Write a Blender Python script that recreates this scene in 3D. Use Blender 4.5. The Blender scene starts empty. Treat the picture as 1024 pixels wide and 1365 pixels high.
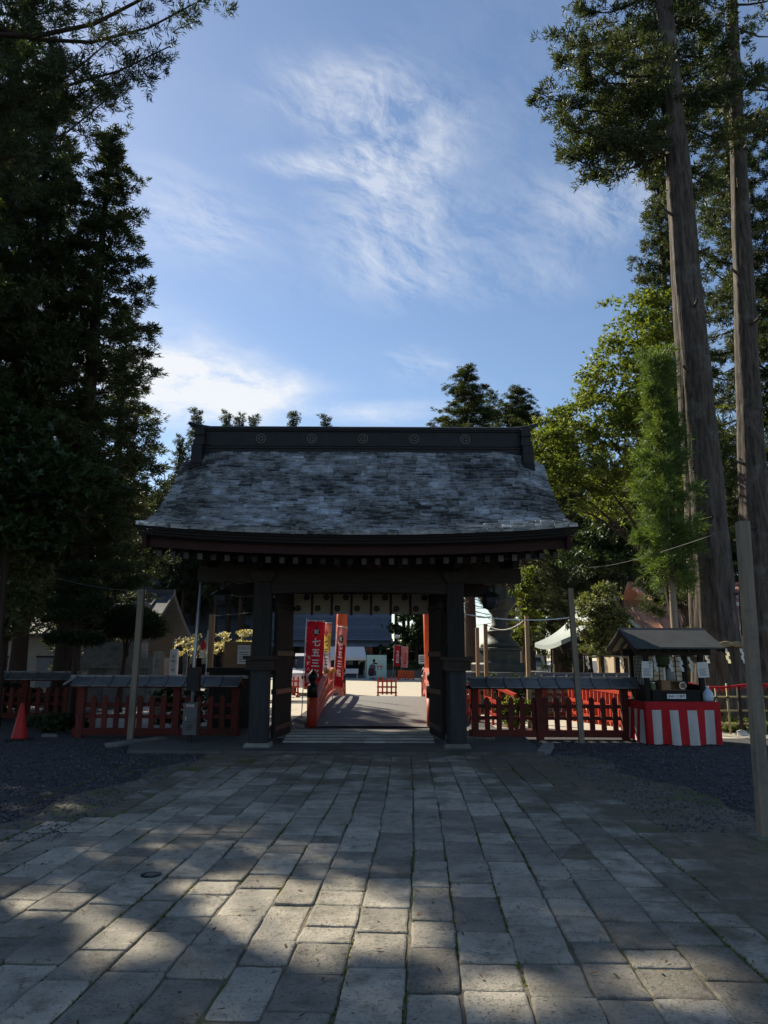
import bpy, math, random
import numpy as np
from mathutils import Vector, Matrix
R = math.radians
SC = bpy.context.scene
COL = SC.collection

# ------------------------------------------------------------------ camera
FPX = 1000.0            # focal length in photograph pixels (1024 x 1365)
PITCH = R(11.1)
EYE = 1.6
cam_d = bpy.data.cameras.new('camera')
cam = bpy.data.objects.new('camera', cam_d); COL.objects.link(cam)
cam_d.sensor_fit = 'VERTICAL'; cam_d.sensor_height = 36.0; cam_d.sensor_width = 27.0
cam_d.lens = 36.0 * FPX / 1365.0
cam_d.clip_start = 0.05; cam_d.clip_end = 3000
cam.location = (0, 0, EYE)
cam.rotation_euler = (Matrix.Rotation(math.pi / 2 + PITCH, 3, 'X') @ Matrix.Rotation(R(0.25), 3, 'Z')).to_euler()
SC.camera = cam
CT, ST = math.cos(PITCH), math.sin(PITCH)

def ray(u, v):
    xc = (u - 512) / FPX; yc = (682.5 - v) / FPX
    return Vector((xc, CT - yc * ST, ST + yc * CT))
def at(u, v, Y):                # survey: point seen at (u, v) that stands Y metres ahead
    r = ray(u, v); return Vector((0, 0, EYE)) + r * (Y / r.y)
def gx(u, Y, z=1.0):            # world x of a vertical line seen at u, Y metres ahead, height z
    return (u - 512) / FPX * (Y * CT + (z - EYE) * ST)
def zv(v, Y):                   # height seen at row v, Y metres ahead
    return at(512, v, Y).z

# ------------------------------------------------------------------ light
SUN_AZ, SUN_EL = R(-41), R(37)              # left of straight ahead, above the trees
sdir = Vector((math.sin(SUN_AZ) * math.cos(SUN_EL), math.cos(SUN_AZ) * math.cos(SUN_EL), math.sin(SUN_EL)))
sl = bpy.data.lights.new('sun', 'SUN'); sl.energy = 5.0; sl.angle = R(0.53); sl.color = (1.0, 0.90, 0.72)
sun = bpy.data.objects.new('sun', sl); COL.objects.link(sun)
sun.rotation_euler = sdir.to_track_quat('Z', 'Y').to_euler(); sun.location = (0, 0, 60)

world = bpy.data.worlds.new('World'); SC.world = world; world.use_nodes = True
wn, wl = world.node_tree.nodes, world.node_tree.links
wn.clear()
def N(t, **k):
    n = wn.new(t)
    for a, b in k.items(): setattr(n, a, b)
    return n
def WM(op, a, b=None, c=None, clamp=False):
    n = wn.new('ShaderNodeMath'); n.operation = op; n.use_clamp = clamp
    for i, x in enumerate((a, b, c)):
        if x is None: continue
        if isinstance(x, (int, float)): n.inputs[i].default_value = x
        else: wl.new(x, n.inputs[i])
    return n.outputs[0]
w_out = N('ShaderNodeOutputWorld'); w_bg = N('ShaderNodeBackground')
sky = N('ShaderNodeTexSky', sky_type='NISHITA'); sky.sun_disc = False
sky.sun_elevation = SUN_EL; sky.sun_rotation = SUN_AZ; sky.altitude = 100
sky.air_density = 1.0; sky.dust_density = 0.25; sky.ozone_density = 2.2
w_bg.inputs['Strength'].default_value = 0.073
tc = N('ShaderNodeTexCoord'); sep = N('ShaderNodeSeparateXYZ'); wl.new(tc.outputs['Generated'], sep.inputs[0])
dz = WM('ADD', WM('MAXIMUM', sep.outputs[2], 0.0), 0.12)
px = WM('DIVIDE', sep.outputs[0], dz); py = WM('DIVIDE', sep.outputs[1], dz)
comb = N('ShaderNodeCombineXYZ'); wl.new(px, comb.inputs[0]); wl.new(py, comb.inputs[1])
def wnoise(vec, scale, detail=6, rough=0.6, dist=0.0):
    n = N('ShaderNodeTexNoise'); n.inputs['Scale'].default_value = scale; n.inputs['Detail'].default_value = detail
    n.inputs['Roughness'].default_value = rough; n.inputs['Distortion'].default_value = dist
    wl.new(vec, n.inputs['Vector']); return n
def wmap(v, rot=0, scale=(1, 1, 1), loc=(0, 0, 0)):
    m = N('ShaderNodeMapping'); m.inputs['Rotation'].default_value = (0, 0, rot); m.inputs['Scale'].default_value = scale
    m.inputs['Location'].default_value = loc; wl.new(v, m.inputs['Vector']); return m.outputs[0]
# wisps: strongly warped, stretched fibres
warp = wnoise(comb.outputs[0], 2.2, 4, 0.55)
wv = N('ShaderNodeVectorMath', operation='MULTIPLY_ADD'); wl.new(warp.outputs['Color'], wv.inputs[0])
wv.inputs[1].default_value = (0.20, 0.20, 0); wl.new(comb.outputs[0], wv.inputs[2])
fib = wnoise(wmap(wmap(wv.outputs[0], R(52)), 0, (13.0, 3.2, 1)), 1.0, 12, 0.70, 0.25)
puff = wnoise(wv.outputs[0], 4.5, 10, 0.66, 0.0)
fib2 = wnoise(wmap(wmap(wv.outputs[0], R(18)), 0, (18.0, 5.0, 1), (3, 1, 0)), 1.0, 12, 0.72, 0.15)
fibre = WM('ADD', WM('MULTIPLY_ADD', fib.outputs['Fac'], 0.45, WM('MULTIPLY', puff.outputs['Fac'], 0.27)), WM('MULTIPLY', fib2.outputs['Fac'], 0.28))
def pp(u, v):
    d = ray(u, v).normalized(); return d.x / (max(d.z, 0) + 0.12), d.y / (max(d.z, 0) + 0.12)
def blob(u, v, ru, rv, rot, amp):        # soft bank of cloud in the cloud plane
    cx, cy = pp(u, v)
    sx = abs(pp(u + ru, v)[0] - cx); sy = abs(pp(u, v + rv)[1] - pp(u, v - rv)[1]) / 2
    m = N('ShaderNodeVectorMath', operation='SUBTRACT'); wl.new(wv2, m.inputs[0]); m.inputs[1].default_value = (cx, cy, 0)
    q = wmap(m.outputs[0], R(rot)); q = wmap(q, 0, (1 / sx, 1 / sy, 0))
    l = N('ShaderNodeVectorMath', operation='LENGTH'); wl.new(q, l.inputs[0])
    mr = N('ShaderNodeMapRange', interpolation_type='SMOOTHERSTEP'); wl.new(l.outputs['Value'], mr.inputs['Value'])
    mr.inputs['From Min'].default_value = 0.0; mr.inputs['From Max'].default_value = 1.35
    mr.inputs['To Min'].default_value = amp; mr.inputs['To Max'].default_value = 0
    return mr.outputs[0]
wsub = N('ShaderNodeVectorMath', operation='MULTIPLY_ADD'); wl.new(warp.outputs['Color'], wsub.inputs[0])
wsub.inputs[1].default_value = (0.22, 0.22, 0)
wsh = N('ShaderNodeVectorMath', operation='SUBTRACT'); wl.new(comb.outputs[0], wsh.inputs[0]); wsh.inputs[1].default_value = (0.11, 0.11, 0)
wl.new(wsh.outputs[0], wsub.inputs[2]); wv2 = wsub.outputs[0]
banks = [blob(430, 105, 130, 60, 0, .62), blob(515, 190, 110, 90, 0, .70), blob(520, 320, 130, 110, 0, .50),
         blob(400, 205, 90, 26, 0, .60), blob(265, 305, 110, 80, 0, .50), blob(800, 280, 150, 70, 0, .46),
         blob(560, 480, 60, 30, 0, .28), blob(690, 360, 150, 60, 0, .22)]
mask = banks[0]
for b in banks[1:]: mask = WM('ADD', mask, b)
low = WM('ADD', blob(265, 525, 175, 62, 0, 1.9), WM('ADD', blob(500, 548, 100, 18, 0, .7), blob(60, 470, 230, 90, 0, 1.0)))
thin = wnoise(comb.outputs[0], 1.3, 3, 0.5)
mask = WM('ADD', mask, WM('MULTIPLY', WM('SUBTRACT', thin.outputs['Fac'], 0.46, clamp=True), 0.9))   # faint veil all over the sky
cir = WM('MULTIPLY', WM('MULTIPLY', mask, 1.25), WM('MULTIPLY', WM('SUBTRACT', fibre, 0.435, clamp=True), 5.2))
cir = WM('MINIMUM', cir, 0.55)
cum = WM('MULTIPLY', low, WM('MULTIPLY_ADD', WM('SUBTRACT', puff.outputs['Fac'], 0.34, clamp=True), 2.6, 0.12))
cfac = WM('MINIMUM', WM('ADD', cir, cum), 0.96)
mixc = N('ShaderNodeMixRGB'); wl.new(cfac, mixc.inputs['Fac'])
wl.new(sky.outputs['Color'], mixc.inputs['Color1']); mixc.inputs['Color2'].default_value = (6.6, 6.8, 7.1, 1)
wl.new(mixc.outputs[0], w_bg.inputs['Color']); wl.new(w_bg.outputs[0], w_out.inputs['Surface'])

vs = SC.view_settings
vs.view_transform = 'Standard'; vs.look = 'None'; vs.exposure = 0.92; vs.gamma = 1.0; vs.use_curve_mapping = False
SC.cycles.use_denoising = True
SC.cycles.max_bounces = 6; SC.cycles.diffuse_bounces = 3; SC.cycles.glossy_bounces = 3
SC.cycles.transparent_max_bounces = 8; SC.cycles.caustics_reflective = False; SC.cycles.caustics_refractive = False

# ------------------------------------------------------------------ materials
MATS = {}
def mat(name, c1, c2=None, scale=4.0, rough=0.8, bump=0.25, bscale=None, stretch=(1, 1, 1), metal=0.0, rnd=0.25,
        spec=0.3, detail=6, transl=0.0, c3=None, c3_scale=1.5, c3_lo=0.55, c3_hi=0.7, rvar=0.0, sheen=0.0):
    m = bpy.data.materials.new(name); m.use_nodes = True
    n, l = m.node_tree.nodes, m.node_tree.links
    b = n['Principled BSDF']
    c2 = c2 or tuple(x * 0.7 for x in c1)
    co = n.new('ShaderNodeTexCoord'); oi = n.new('ShaderNodeObjectInfo'); geo = n.new('ShaderNodeNewGeometry')
    off = n.new('ShaderNodeVectorMath'); off.operation = 'ADD'
    mul = n.new('ShaderNodeMath'); mul.operation = 'MULTIPLY'; mul.inputs[1].default_value = 37.0
    l.new(oi.outputs['Random'], mul.inputs[0]); l.new(co.outputs['Object'], off.inputs[0]); l.new(mul.outputs[0], off.inputs[1])
    mp = n.new('ShaderNodeMapping'); mp.inputs['Scale'].default_value = stretch; l.new(off.outputs[0], mp.inputs['Vector'])
    def noise(s, d=detail, r=0.6, src=None):
        t = n.new('ShaderNodeTexNoise'); t.inputs['Scale'].default_value = s; t.inputs['Detail'].default_value = d
        t.inputs['Roughness'].default_value = r; l.new(src or mp.outputs[0], t.inputs['Vector']); return t
    t = noise(scale)
    rmp = n.new('ShaderNodeMapRange'); rmp.inputs['From Min'].default_value = 0.3; rmp.inputs['From Max'].default_value = 0.7
    l.new(t.outputs['Fac'], rmp.inputs['Value'])
    mx = n.new('ShaderNodeMixRGB'); mx.inputs['Color1'].default_value = (*c1, 1); mx.inputs['Color2'].default_value = (*c2, 1)
    l.new(rmp.outputs[0], mx.inputs['Fac'])
    colr = mx.outputs[0]
    if c3:
        t3 = noise(c3_scale, 5, 0.65, off.outputs[0]); r3 = n.new('ShaderNodeMapRange')
        r3.inputs['From Min'].default_value = c3_lo; r3.inputs['From Max'].default_value = c3_hi
        l.new(t3.outputs['Fac'], r3.inputs['Value'])
        m3 = n.new('ShaderNodeMixRGB'); l.new(r3.outputs[0], m3.inputs['Fac']); l.new(colr, m3.inputs['Color1'])
        m3.inputs['Color2'].default_value = (*c3, 1); colr = m3.outputs[0]
    if rnd:
        add = n.new('ShaderNodeMath'); add.operation = 'ADD'; l.new(geo.outputs['Random Per Island'], add.inputs[0]); l.new(oi.outputs['Random'], add.inputs[1])
        fr = n.new('ShaderNodeMath'); fr.operation = 'FRACT'; l.new(add.outputs[0], fr.inputs[0])
        vr = n.new('ShaderNodeMapRange'); vr.inputs['To Min'].default_value = 1 - rnd; vr.inputs['To Max'].default_value = 1 + rnd
        l.new(fr.outputs[0], vr.inputs['Value'])
        hs = n.new('ShaderNodeHueSaturation'); l.new(colr, hs.inputs['Color']); l.new(vr.outputs[0], hs.inputs['Value']); colr = hs.outputs[0]
    l.new(colr, b.inputs['Base Color'])
    b.inputs['Roughness'].default_value = rough; b.inputs['Metallic'].default_value = metal
    b.inputs['Specular IOR Level'].default_value = spec
    if rvar:
        rr = n.new('ShaderNodeMapRange'); rr.inputs['To Min'].default_value = rough - rvar; rr.inputs['To Max'].default_value = rough + rvar
        l.new(noise(scale * 2.3).outputs['Fac'], rr.inputs['Value']); l.new(rr.outputs[0], b.inputs['Roughness'])
    if bump:
        bt = noise(bscale or scale * 3, 8, 0.65); bp = n.new('ShaderNodeBump'); bp.inputs['Strength'].default_value = bump
        bp.inputs['Distance'].default_value = 0.03; l.new(bt.outputs['Fac'], bp.inputs['Height']); l.new(bp.outputs[0], b.inputs['Normal'])
    if transl:
        tr = n.new('ShaderNodeBsdfTranslucent'); l.new(colr, tr.inputs['Color'])
        br = n.new('ShaderNodeMixRGB'); br.blend_type = 'MULTIPLY'; br.inputs['Fac'].default_value = 1
        br.inputs['Color2'].default_value = (1.35, 1.25, 0.5, 1); l.new(colr, br.inputs['Color1']); l.new(br.outputs[0], tr.inputs['Color'])
        ms = n.new('ShaderNodeMixShader'); ms.inputs[0].default_value = transl
        l.new(b.outputs[0], ms.inputs[1]); l.new(tr.outputs[0], ms.inputs[2]); l.new(ms.outputs[0], n['Material Output'].inputs['Surface'])
    MATS[name] = m
    return m

G = lambda x: (x, x, x)
mat('gravel', (.085, .086, .09), (.04, .041, .044), 26, .95, .9, 60, rnd=0, c3=(.045, .05, .03), c3_scale=.5, c3_lo=.6, c3_hi=.75)
mat('soil', (.19, .16, .115), (.11, .095, .07), 7, .95, .8, 30, rnd=0, c3=(.09, .105, .03), c3_scale=.9, c3_lo=.5, c3_hi=.64)
mat('court', (.47, .43, .35), (.37, .34, .28), 9, .95, .5, 40, rnd=0)
mat('pebble', (.12, .12, .125), (.05, .05, .055), 3, .9, .3, rnd=.5)
mat('pave', (.375, .34, .275), (.225, .207, .17), 3.0, .82, .0, 22, rnd=.33, c3=(.15, .145, .12), c3_scale=2.6, c3_lo=.54, c3_hi=.74, detail=10)
def pave_detail():
    m = MATS['pave']; n, l = m.node_tree.nodes, m.node_tree.links; b = n['Principled BSDF']
    geo = n.new('ShaderNodeNewGeometry'); src = b.inputs['Base Color'].links[0].from_socket
    def nz(s, d=6, r=.6):
        t = n.new('ShaderNodeTexNoise'); t.inputs['Scale'].default_value = s; t.inputs['Detail'].default_value = d; t.inputs['Roughness'].default_value = r; l.new(geo.outputs['Position'], t.inputs['Vector']); return t.outputs['Fac']
    def rng_(x, lo, hi, a=0., c=1.):
        q = n.new('ShaderNodeMapRange'); q.inputs['From Min'].default_value = lo; q.inputs['From Max'].default_value = hi; q.inputs['To Min'].default_value = a; q.inputs['To Max'].default_value = c; l.new(x, q.inputs['Value']); return q.outputs[0]
    def mixc(f, x, col, typ='MIX'):
        q = n.new('ShaderNodeMixRGB'); q.blend_type = typ; l.new(f, q.inputs['Fac']); l.new(x, q.inputs['Color1']); q.inputs['Color2'].default_value = (*col, 1); return q.outputs[0]
    pits = rng_(nz(58, 4, .6), .575, .67, 0, .8); blot = rng_(nz(5.5, 9, .72), .52, .68); lich = rng_(nz(6.5, 9, .75), .60, .74, 0, .5)
    sx = n.new('ShaderNodeSeparateXYZ'); l.new(geo.outputs['Position'], sx.inputs[0])
    def add_(x, y):
        q = n.new('ShaderNodeMath'); q.operation = 'ADD'; l.new(x, q.inputs[0]); l.new(y, q.inputs[1]); return q.outputs[0]
    dirt = add_(add_(nz(1.3, 8, .68), rng_(sx.outputs[1], 7.5, 12.5, 0, .20)), add_(rng_(sx.outputs[0], 1.2, 2.9, 0, .22), rng_(sx.outputs[0], -2.4, -4.0, 0, .12)))
    moss_ = rng_(dirt, .57, .72, 0, .88)
    col = mixc(lich, src, (.50, .49, .44)); col = mixc(blot, col, (.58, .56, .53), 'MULTIPLY'); col = mixc(pits, col, (.42, .40, .38), 'MULTIPLY'); col = mixc(moss_, col, (.105, .092, .062))
    l.new(col, b.inputs['Base Color'])
    def M2(op, x, y):
        q = n.new('ShaderNodeMath'); q.operation = op; l.new(x, q.inputs[0])
        if isinstance(y, float): q.inputs[1].default_value = y
        else: l.new(y, q.inputs[1])
        return q.outputs[0]
    h = M2('SUBTRACT', M2('ADD', M2('MULTIPLY', nz(60, 6, .7), .8), M2('MULTIPLY', nz(9, 6, .65), 1.2)), M2('MULTIPLY', pits, .5))
    bp = n.new('ShaderNodeBump'); bp.inputs['Strength'].default_value = .8; bp.inputs['Distance'].default_value = .016; l.new(h, bp.inputs['Height']); l.new(bp.outputs[0], b.inputs['Normal'])
pave_detail()
mat('apron', (.115, .112, .105), (.08, .078, .07), 2, .9, .4, 20, rnd=0, c3=(.05, .055, .035), c3_scale=.9)
mat('stone', (.22, .215, .20), (.13, .13, .12), 5, .85, .5, 20, rnd=.18, c3=(.09, .10, .07), c3_scale=2.0)
mat('white_stone', (.62, .60, .54), (.48, .47, .43), 5, .8, .3, rnd=.1)
mat('moss', (.07, .085, .02), (.035, .045, .012), 9, .95, .8, rnd=.2)
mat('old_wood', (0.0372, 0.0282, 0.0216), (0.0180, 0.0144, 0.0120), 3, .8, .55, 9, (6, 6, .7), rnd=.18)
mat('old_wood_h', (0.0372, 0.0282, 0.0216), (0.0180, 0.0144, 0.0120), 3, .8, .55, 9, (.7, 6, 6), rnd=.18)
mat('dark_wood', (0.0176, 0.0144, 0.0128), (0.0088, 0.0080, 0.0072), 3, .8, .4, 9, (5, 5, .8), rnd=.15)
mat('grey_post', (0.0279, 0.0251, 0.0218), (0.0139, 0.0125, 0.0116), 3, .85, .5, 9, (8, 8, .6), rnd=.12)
mat('metal_wrap', (0.0325, 0.0347, 0.0392), (0.0168, 0.0179, 0.0207), 4, .6, .4, 10, (3, 3, .6), .15, rnd=.1)
mat('plank_wood', (.36, .345, .32), (.24, .23, .21), 3, .8, .4, 10, (.6, 9, 9), rnd=.22)
mat('pale_timber', (.28, .23, .175), (.18, .148, .112), 2.5, .82, .4, 9, (9, 9, .5), rnd=.1, c3=(.13, .12, .11), c3_scale=2.2)
mat('fresh_timber', (.36, .25, .15), (.25, .17, .10), 2.5, .8, .3, 9, (9, 9, .5), rnd=.12)
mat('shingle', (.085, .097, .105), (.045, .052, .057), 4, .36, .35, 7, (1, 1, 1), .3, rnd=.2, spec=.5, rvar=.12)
mat('ridge_metal', (.022, .023, .025), (.013, .0135, .015), 4, .5, .3, 12, metal=.35, rnd=.1)
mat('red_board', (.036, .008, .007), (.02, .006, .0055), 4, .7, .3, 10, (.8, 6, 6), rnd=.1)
mat('rafter_white', (.075, .072, .068), (.03, .029, .028), 5, .8, .2, rnd=.8)
mat('carving', (0.0450, 0.0348, 0.0270), (0.0180, 0.0156, 0.0132), 6, .75, .6, 18, rnd=.1)
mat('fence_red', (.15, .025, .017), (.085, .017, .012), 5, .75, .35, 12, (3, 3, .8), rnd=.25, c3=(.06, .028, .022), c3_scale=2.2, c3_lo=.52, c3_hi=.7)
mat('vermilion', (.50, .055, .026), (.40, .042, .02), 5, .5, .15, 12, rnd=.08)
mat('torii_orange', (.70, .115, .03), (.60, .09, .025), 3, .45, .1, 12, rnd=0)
mat('rail_pink', (.55, .16, .12), (.42, .10, .075), 4, .6, .2, 12, rnd=.1)
mat('fence_roof', (.19, .195, .205), (.12, .123, .13), 4, .32, .3, 10, metal=.3, rnd=.12)
mat('black_metal', (.014, .014, .016), (.009, .009, .01), 6, .45, .2, rnd=0, metal=.2)
mat('steel', (.42, .43, .45), (.32, .33, .35), 6, .4, .1, metal=.7, rnd=0)
mat('grey_paint', (.11, .113, .11), (.075, .078, .075), 5, .6, .2, rnd=0)
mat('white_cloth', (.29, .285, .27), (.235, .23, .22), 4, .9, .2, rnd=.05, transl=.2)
mat('white', (.78, .78, .77), (.70, .70, .69), 4, .7, .1, rnd=0)
mat('paper', (.80, .80, .79), (.74, .74, .73), 4, .85, .05, rnd=0, transl=.25)
mat('purple', (.07, .022, .045), (.045, .015, .03), 5, .85, .2, rnd=.1)
mat('ink', G(.012), G(.008), 6, .7, 0, rnd=0)
mat('ink_grey', (.10, .11, .17), G(.06), 6, .7, 0, rnd=0)
mat('red_ink', (.55, .03, .03), (.5, .02, .02), 6, .7, 0, rnd=0)
mat('cloth_red', (.50, .020, .026), (.40, .014, .020), 5, .85, .2, rnd=0, transl=.15)
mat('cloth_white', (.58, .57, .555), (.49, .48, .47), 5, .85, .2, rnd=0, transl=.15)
mat('banner_crimson', (.42, .010, .035), (.35, .008, .03), 3, .75, .1, rnd=0, transl=.2)
mat('banner_yellow', (.78, .55, .12), (.70, .46, .10), 3, .75, .1, rnd=0, transl=.35)
mat('banner_lilac', (.60, .55, .72), (.52, .46, .66), 3, .75, .1, rnd=0, transl=.35)
mat('banner_rose', (.70, .22, .20), (.62, .18, .16), 3, .75, .1, rnd=0, transl=.35)
mat('banner_pink', (.78, .28, .34), (.74, .22, .30), 3, .75, .1, rnd=0, transl=.35)
mat('cone_orange', (.42, .022, .018), (.36, .018, .015), 4, .55, .1, rnd=0)
mat('rubber', G(.02), G(.012), 5, .8, .2, rnd=0)
mat('bark', (.120, .100, .084), (.022, .018, .016), 2.6, .92, 1.0, 3, (5, 5, .7), rnd=0, detail=10, c3=(.14, .13, .115), c3_scale=1.6, c3_lo=.56, c3_hi=.72)
mat('bark_dark', (.075, .05, .038), (.03, .022, .018), 2.2, .92, .9, 5, (7, 7, .55), rnd=.15, detail=7)
mat('twig', (.05, .038, .03), (.03, .024, .02), 5, .9, .3, rnd=.1)
def leaf(name, c1, c2, tr=.3, rnd=.45, sc=.7): return mat(name, c1, c2, sc, .55, 0, rnd=rnd, transl=tr, spec=.35, detail=3)
leaf('sugi', (.038, .062, .025), (.058, .072, .029), .36)
leaf('sugi_dark', (.034, .055, .026), (.050, .062, .029), .32)
leaf('sugi_blue', (.030, .055, .036), (.042, .060, .030), .25)
leaf('maple', (.115, .165, .038), (.155, .19, .05), .45)
leaf('cypress', (.075, .135, .04), (.11, .16, .042), .38)
leaf('broad_dark', (.028, .055, .022), (.045, .07, .025), .3)
leaf('pine', (.022, .040, .016), (.034, .048, .018), .15)
leaf('shrub_leaf', (.13, .165, .07), (.17, .19, .09), .35)
mat('dead_leaf', (.16, .085, .035), (.09, .05, .022), 5, .85, .1, rnd=.5)
leaf('gold_leaf', (.42, .40, .26), (.48, .45, .33), .4)
leaf('moss_leaf', (.13, .145, .025), (.09, .11, .02), .3)
mat('slate_blue', (.20, .225, .265), (.14, .16, .19), 3, .5, .25, 9, metal=.2, rnd=.2)
mat('roof_light', (.30, .34, .33), (.24, .28, .27), 3, .55, .25, 9, metal=.2, rnd=.15)
mat('roof_orange', (.50, .24, .15), (.38, .19, .12), 3, .65, .25, 9, rnd=.12)
mat('roof_rose', (.42, .22, .18), (.33, .17, .14), 3, .65, .25, 9, rnd=.12)
mat('plaster', (.40, .39, .36), (.33, .32, .29), 2.5, .85, .15, rnd=0)
mat('beige_wall', (.38, .30, .20), (.31, .25, .17), 2.5, .85, .15, rnd=0)
mat('kiosk_roof', (.052, .058, .062), (.036, .04, .044), 3, .6, .2, 9, metal=.1, rnd=0)
mat('brown_box', (.27, .15, .075), (.18, .10, .05), 3, .7, .2, rnd=.1)
mat('straw', (.33, .27, .16), (.22, .17, .10), 9, .9, .6, 25, rnd=.1)
mat('bamboo', (.30, .26, .13), (.20, .18, .09), 3, .6, .2, 9, (4, 4, .6), rnd=.2)
mat('glass', (.03, .04, .05), (.02, .025, .03), 3, .08, 0, rnd=0, spec=.6)
mat('car_white', (.72, .73, .74), (.70, .71, .72), 2, .25, 0, rnd=0, spec=.5)
mat('car_silver', (.40, .42, .45), (.38, .40, .43), 2, .25, 0, rnd=0, metal=.5)
mat('chrome', G(.5), G(.4), 3, .15, 0, metal=1, rnd=0)
mat('lamp_clear', (.75, .75, .72), (.7, .7, .68), 3, .2, 0, rnd=0)
mat('panel_blue', (.25, .50, .56), (.40, .60, .62), 1.2, .5, .05, rnd=0)
mat('green_ball', (.055, .065, .02), (.035, .045, .015), 14, .95, .8, rnd=0)
mat('bronze', (.085, .092, .086), (.045, .052, .048), 5, .6, .4, 16, metal=.3, rnd=.1)
mat('crest_metal', (.13, .125, .115), (.09, .087, .08), 6, .5, .2, metal=.3, rnd=0)
mat('roof_dark', (.075, .08, .09), (.05, .054, .062), 3, .75, .25, 9, metal=.0, rnd=.2)
mat('asphalt', (.19, .185, .18), (.14, .137, .133), 8, .9, .5, 45, rnd=0)
mat('globe', (.8, .8, .78), (.75, .75, .73), 3, .3, 0, rnd=0)
mat('bottle', (.45, .55, .68), (.40, .5, .62), 3, .2, 0, rnd=0, spec=.5)

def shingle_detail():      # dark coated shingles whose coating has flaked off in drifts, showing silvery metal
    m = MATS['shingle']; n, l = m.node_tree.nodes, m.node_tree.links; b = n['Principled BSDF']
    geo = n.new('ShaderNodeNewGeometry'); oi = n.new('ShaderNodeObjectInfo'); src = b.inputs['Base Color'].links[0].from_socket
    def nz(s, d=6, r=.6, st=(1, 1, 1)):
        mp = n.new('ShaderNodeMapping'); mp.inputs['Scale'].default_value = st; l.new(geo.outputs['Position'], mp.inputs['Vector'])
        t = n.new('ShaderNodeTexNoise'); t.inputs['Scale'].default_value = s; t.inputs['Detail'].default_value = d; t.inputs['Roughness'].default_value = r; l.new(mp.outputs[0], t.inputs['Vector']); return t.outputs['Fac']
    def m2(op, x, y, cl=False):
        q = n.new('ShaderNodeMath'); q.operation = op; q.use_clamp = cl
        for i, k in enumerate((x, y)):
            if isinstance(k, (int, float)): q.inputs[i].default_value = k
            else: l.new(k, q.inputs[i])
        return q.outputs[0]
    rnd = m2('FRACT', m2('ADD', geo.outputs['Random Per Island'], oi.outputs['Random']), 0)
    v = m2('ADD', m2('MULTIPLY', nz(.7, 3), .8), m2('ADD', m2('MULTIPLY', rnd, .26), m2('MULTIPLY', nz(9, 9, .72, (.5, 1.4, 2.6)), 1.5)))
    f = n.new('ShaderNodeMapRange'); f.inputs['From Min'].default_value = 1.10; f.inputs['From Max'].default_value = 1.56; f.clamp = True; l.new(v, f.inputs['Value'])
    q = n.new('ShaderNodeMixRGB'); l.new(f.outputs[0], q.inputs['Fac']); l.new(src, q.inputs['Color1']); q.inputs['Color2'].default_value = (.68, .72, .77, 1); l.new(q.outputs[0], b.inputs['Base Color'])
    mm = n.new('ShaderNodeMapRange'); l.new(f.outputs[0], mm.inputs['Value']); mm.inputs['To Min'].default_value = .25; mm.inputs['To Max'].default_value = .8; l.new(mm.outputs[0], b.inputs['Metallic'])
shingle_detail()

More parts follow.
